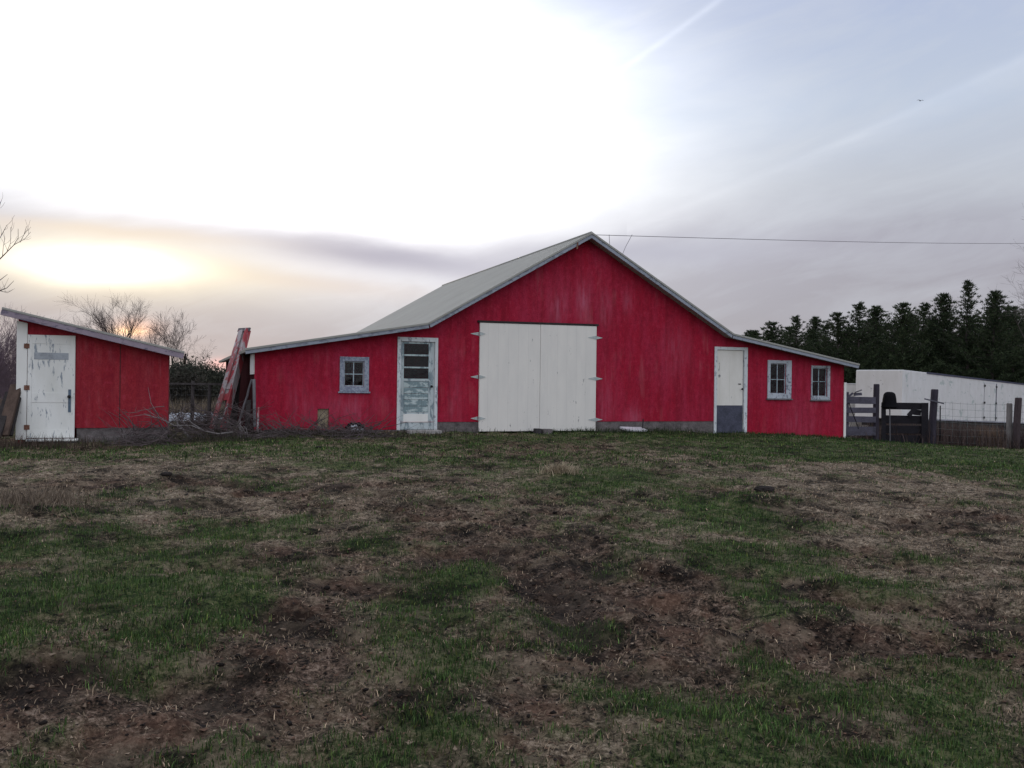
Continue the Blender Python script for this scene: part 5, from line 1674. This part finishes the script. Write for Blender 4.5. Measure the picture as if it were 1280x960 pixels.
mb = MB(); mb.box(2.4, TL, -.03, -.003, hgt - .06, hgt + .02); mb.build('roof_rail', DTRIM, trl)
mb = MB(); mb.box(.06, TL, -.02, -.003, .0, .06); mb.build('bottom_rail', rough_mat('grey_rail', (.25, .26, .3), .3, 5), trl)
mb = MB(); mb.box(.4, TL, .15, TW - .15, -.32, -.01); mb.build('chassis', BLACK, trl)
rough_mat('seam_grey', (.56, .57, .59), .15, 5)


def t_hit(px, py):
    o = trl.matrix_world.inverted() @ Vector((0, 0, EYE)); d = trl.matrix_world.inverted().to_3x3() @ ray(px, py)
    t_ = (0 - o.y) / d.y; q = o + d * t_; return q.x, q.z


u0, _z = t_hit(1230, 500); u1, _z = t_hit(1244.5, 500)
_u, ztp = t_hit(1237, 479.5)
dmb = MB(); dmb.box(u0, u1, -.022, -.003, .08, ztp); tdoor = dmb.build('door', TRW, trl, bevel=.006)
for (uu, wv_) in ((u0, .018), (u1, .045)):
    mb = MB(); mb.box(uu - wv_, uu + wv_, -.030, -.0225, .08, ztp + .03); mb.build('door_seal', DTRIM if wv_ > .03 else bpy.data.materials['seam_grey'], tdoor)
for uu in (u0, u1):
    for f in (.12, .5, .93):
        mb = MB(); mb.box(uu - .09, uu + .09, -.042, -.031, ztp * f - .05, ztp * f + .05); mb.build('hinge', BLACK, tdoor)
mb = MB(); mb.box(u0, u1, -.028, -.0225, ztp + .0, ztp + .04); mb.build('door_seal', bpy.data.materials['seam_grey'], tdoor)
for xx in (TL - 2.0, TL - 3.3):
    for yy in (.18, TW - .30):
        wh = MB(); wh.tube([(xx, yy - .12, -.62), (xx, yy - .10, -.62), (xx, yy + .12, -.62), (xx, yy + .14, -.62)], [.40, .47, .47, .40], 20); wo = wh.build('wheel', BLACKPL, trl, bevel=.01)
        rm = MB(); rm.tube([(xx, yy - .135, -.62), (xx, yy - .122, -.62)], [.2, .24], 14); rm.build('rim', IRON, wo)
for yy in (.4, TW - .4):
    mb = MB(); mb.box(1.6, 1.72, yy - .06, yy + .06, -1.35, -.33); mb.build('landing_leg', BLACK, trl)
# the low white box beside the trailer
lb0 = at(1050, 479, 43.0); lb1 = at(1078, 477, 43.5)
g_ = gpos(1064, 43.2)
lbx = empty('storage_box', (lb0.x, lb0.y, g_.z), 'low white box showing between barn corner and trailer', 'storage box', math.atan2(lb1.y - lb0.y, lb1.x - lb0.x))
mb = MB(); mb.box(-1.5, (lb1 - lb0).length + .4, 0, 1.8, .0, lb0.z - g_.z - .04); mb.build('body', TRE, lbx, bevel=.02)
mb = MB(); mb.box(-1.53, (lb1 - lb0).length + .43, -.03, 1.83, lb0.z - g_.z - .038, lb0.z - g_.z); mb.build('lid', TRW, lbx, bevel=.01)

# ------------------------------------------------------------------ power line to the peak, and a bird
pk = BARN.m @ Vector((prof[2][0] + .12, OV + .25, prof[2][1] - .0))
en = at(1285, 292.5, 34.0); far_ = pk + (en - pk) * 2.2
pl_ = empty('power_line', pk, 'thin power line running from the barn peak to the right', 'power line')
mb = MB(); pts = []
for i in range(25):
    f = i / 24; p_ = pk.lerp(far_, f); p_.z = pk.z + (en.z - pk.z) * f * 2.2 - .35 * math.sin(math.pi * min(1, f * 1.0)) ; pts.append(p_ - pk)
mb.tube(pts, .008, 4); mb.build('cable', rough_mat('grey_cable', (.17, .16, .18), .2, 5, .7), pl_)
for (f, px, py) in ((.012, 766, 305.5), (.028, 776, 312.5)):
    p0 = pk + (far_ - pk) * f; p0.z = pk.z + (en.z - pk.z) * f * 2.2
    q = BARN.m @ Vector((BARN.hit(px, py, OV + .25)[0], OV + .25, roof_z(BARN.hit(px, py, OV + .25)[0]) - .01))
    m1 = p0.lerp(q, .5) + Vector((-.03, 0, -.02))
    mb = MB(); mb.tube([p0 - pk, m1 - pk, q - pk], .008, 4); mb.build('drop_wire', bpy.data.materials['grey_cable'], pl_)
bp = at(1150.5, 126, 60)
brd = empty('bird', bp, 'tiny dark bird flying high in the sky at the upper right', 'bird')
mb = MB(); mb.tube([(-.16, 0, -.02), (-.1, 0, -.01), (0, 0, 0), (.1, 0, .01), (.15, 0, .02), (.19, 0, .01)], [.012, .03, .045, .035, .028, .006], 8); mb.build('body', BLACK, brd, smooth=True)
for s_ in (-1, 1):
    mb = MB(); V_ = [(.06, s_ * .03, .01), (-.07, s_ * .03, .0), (-.04, s_ * .22, .09), (.05, s_ * .20, .10), (-.08, s_ * .42, .05), (-.02, s_ * .38, .07)]
    mb.add(V_ + [(x, y, z + .012) for x, y, z in V_], [(0, 1, 2, 3), (3, 2, 4, 5), (9, 8, 7, 6), (11, 10, 8, 9), (0, 3, 9, 6), (3, 5, 11, 9), (1, 7, 8, 2), (2, 8, 10, 4), (5, 4, 10, 11), (0, 6, 7, 1)])
    mb.build('wing', BLACK, brd)
brd.rotation_euler = (.3, -.5, .6); brd.scale = (.55, .55, .55)
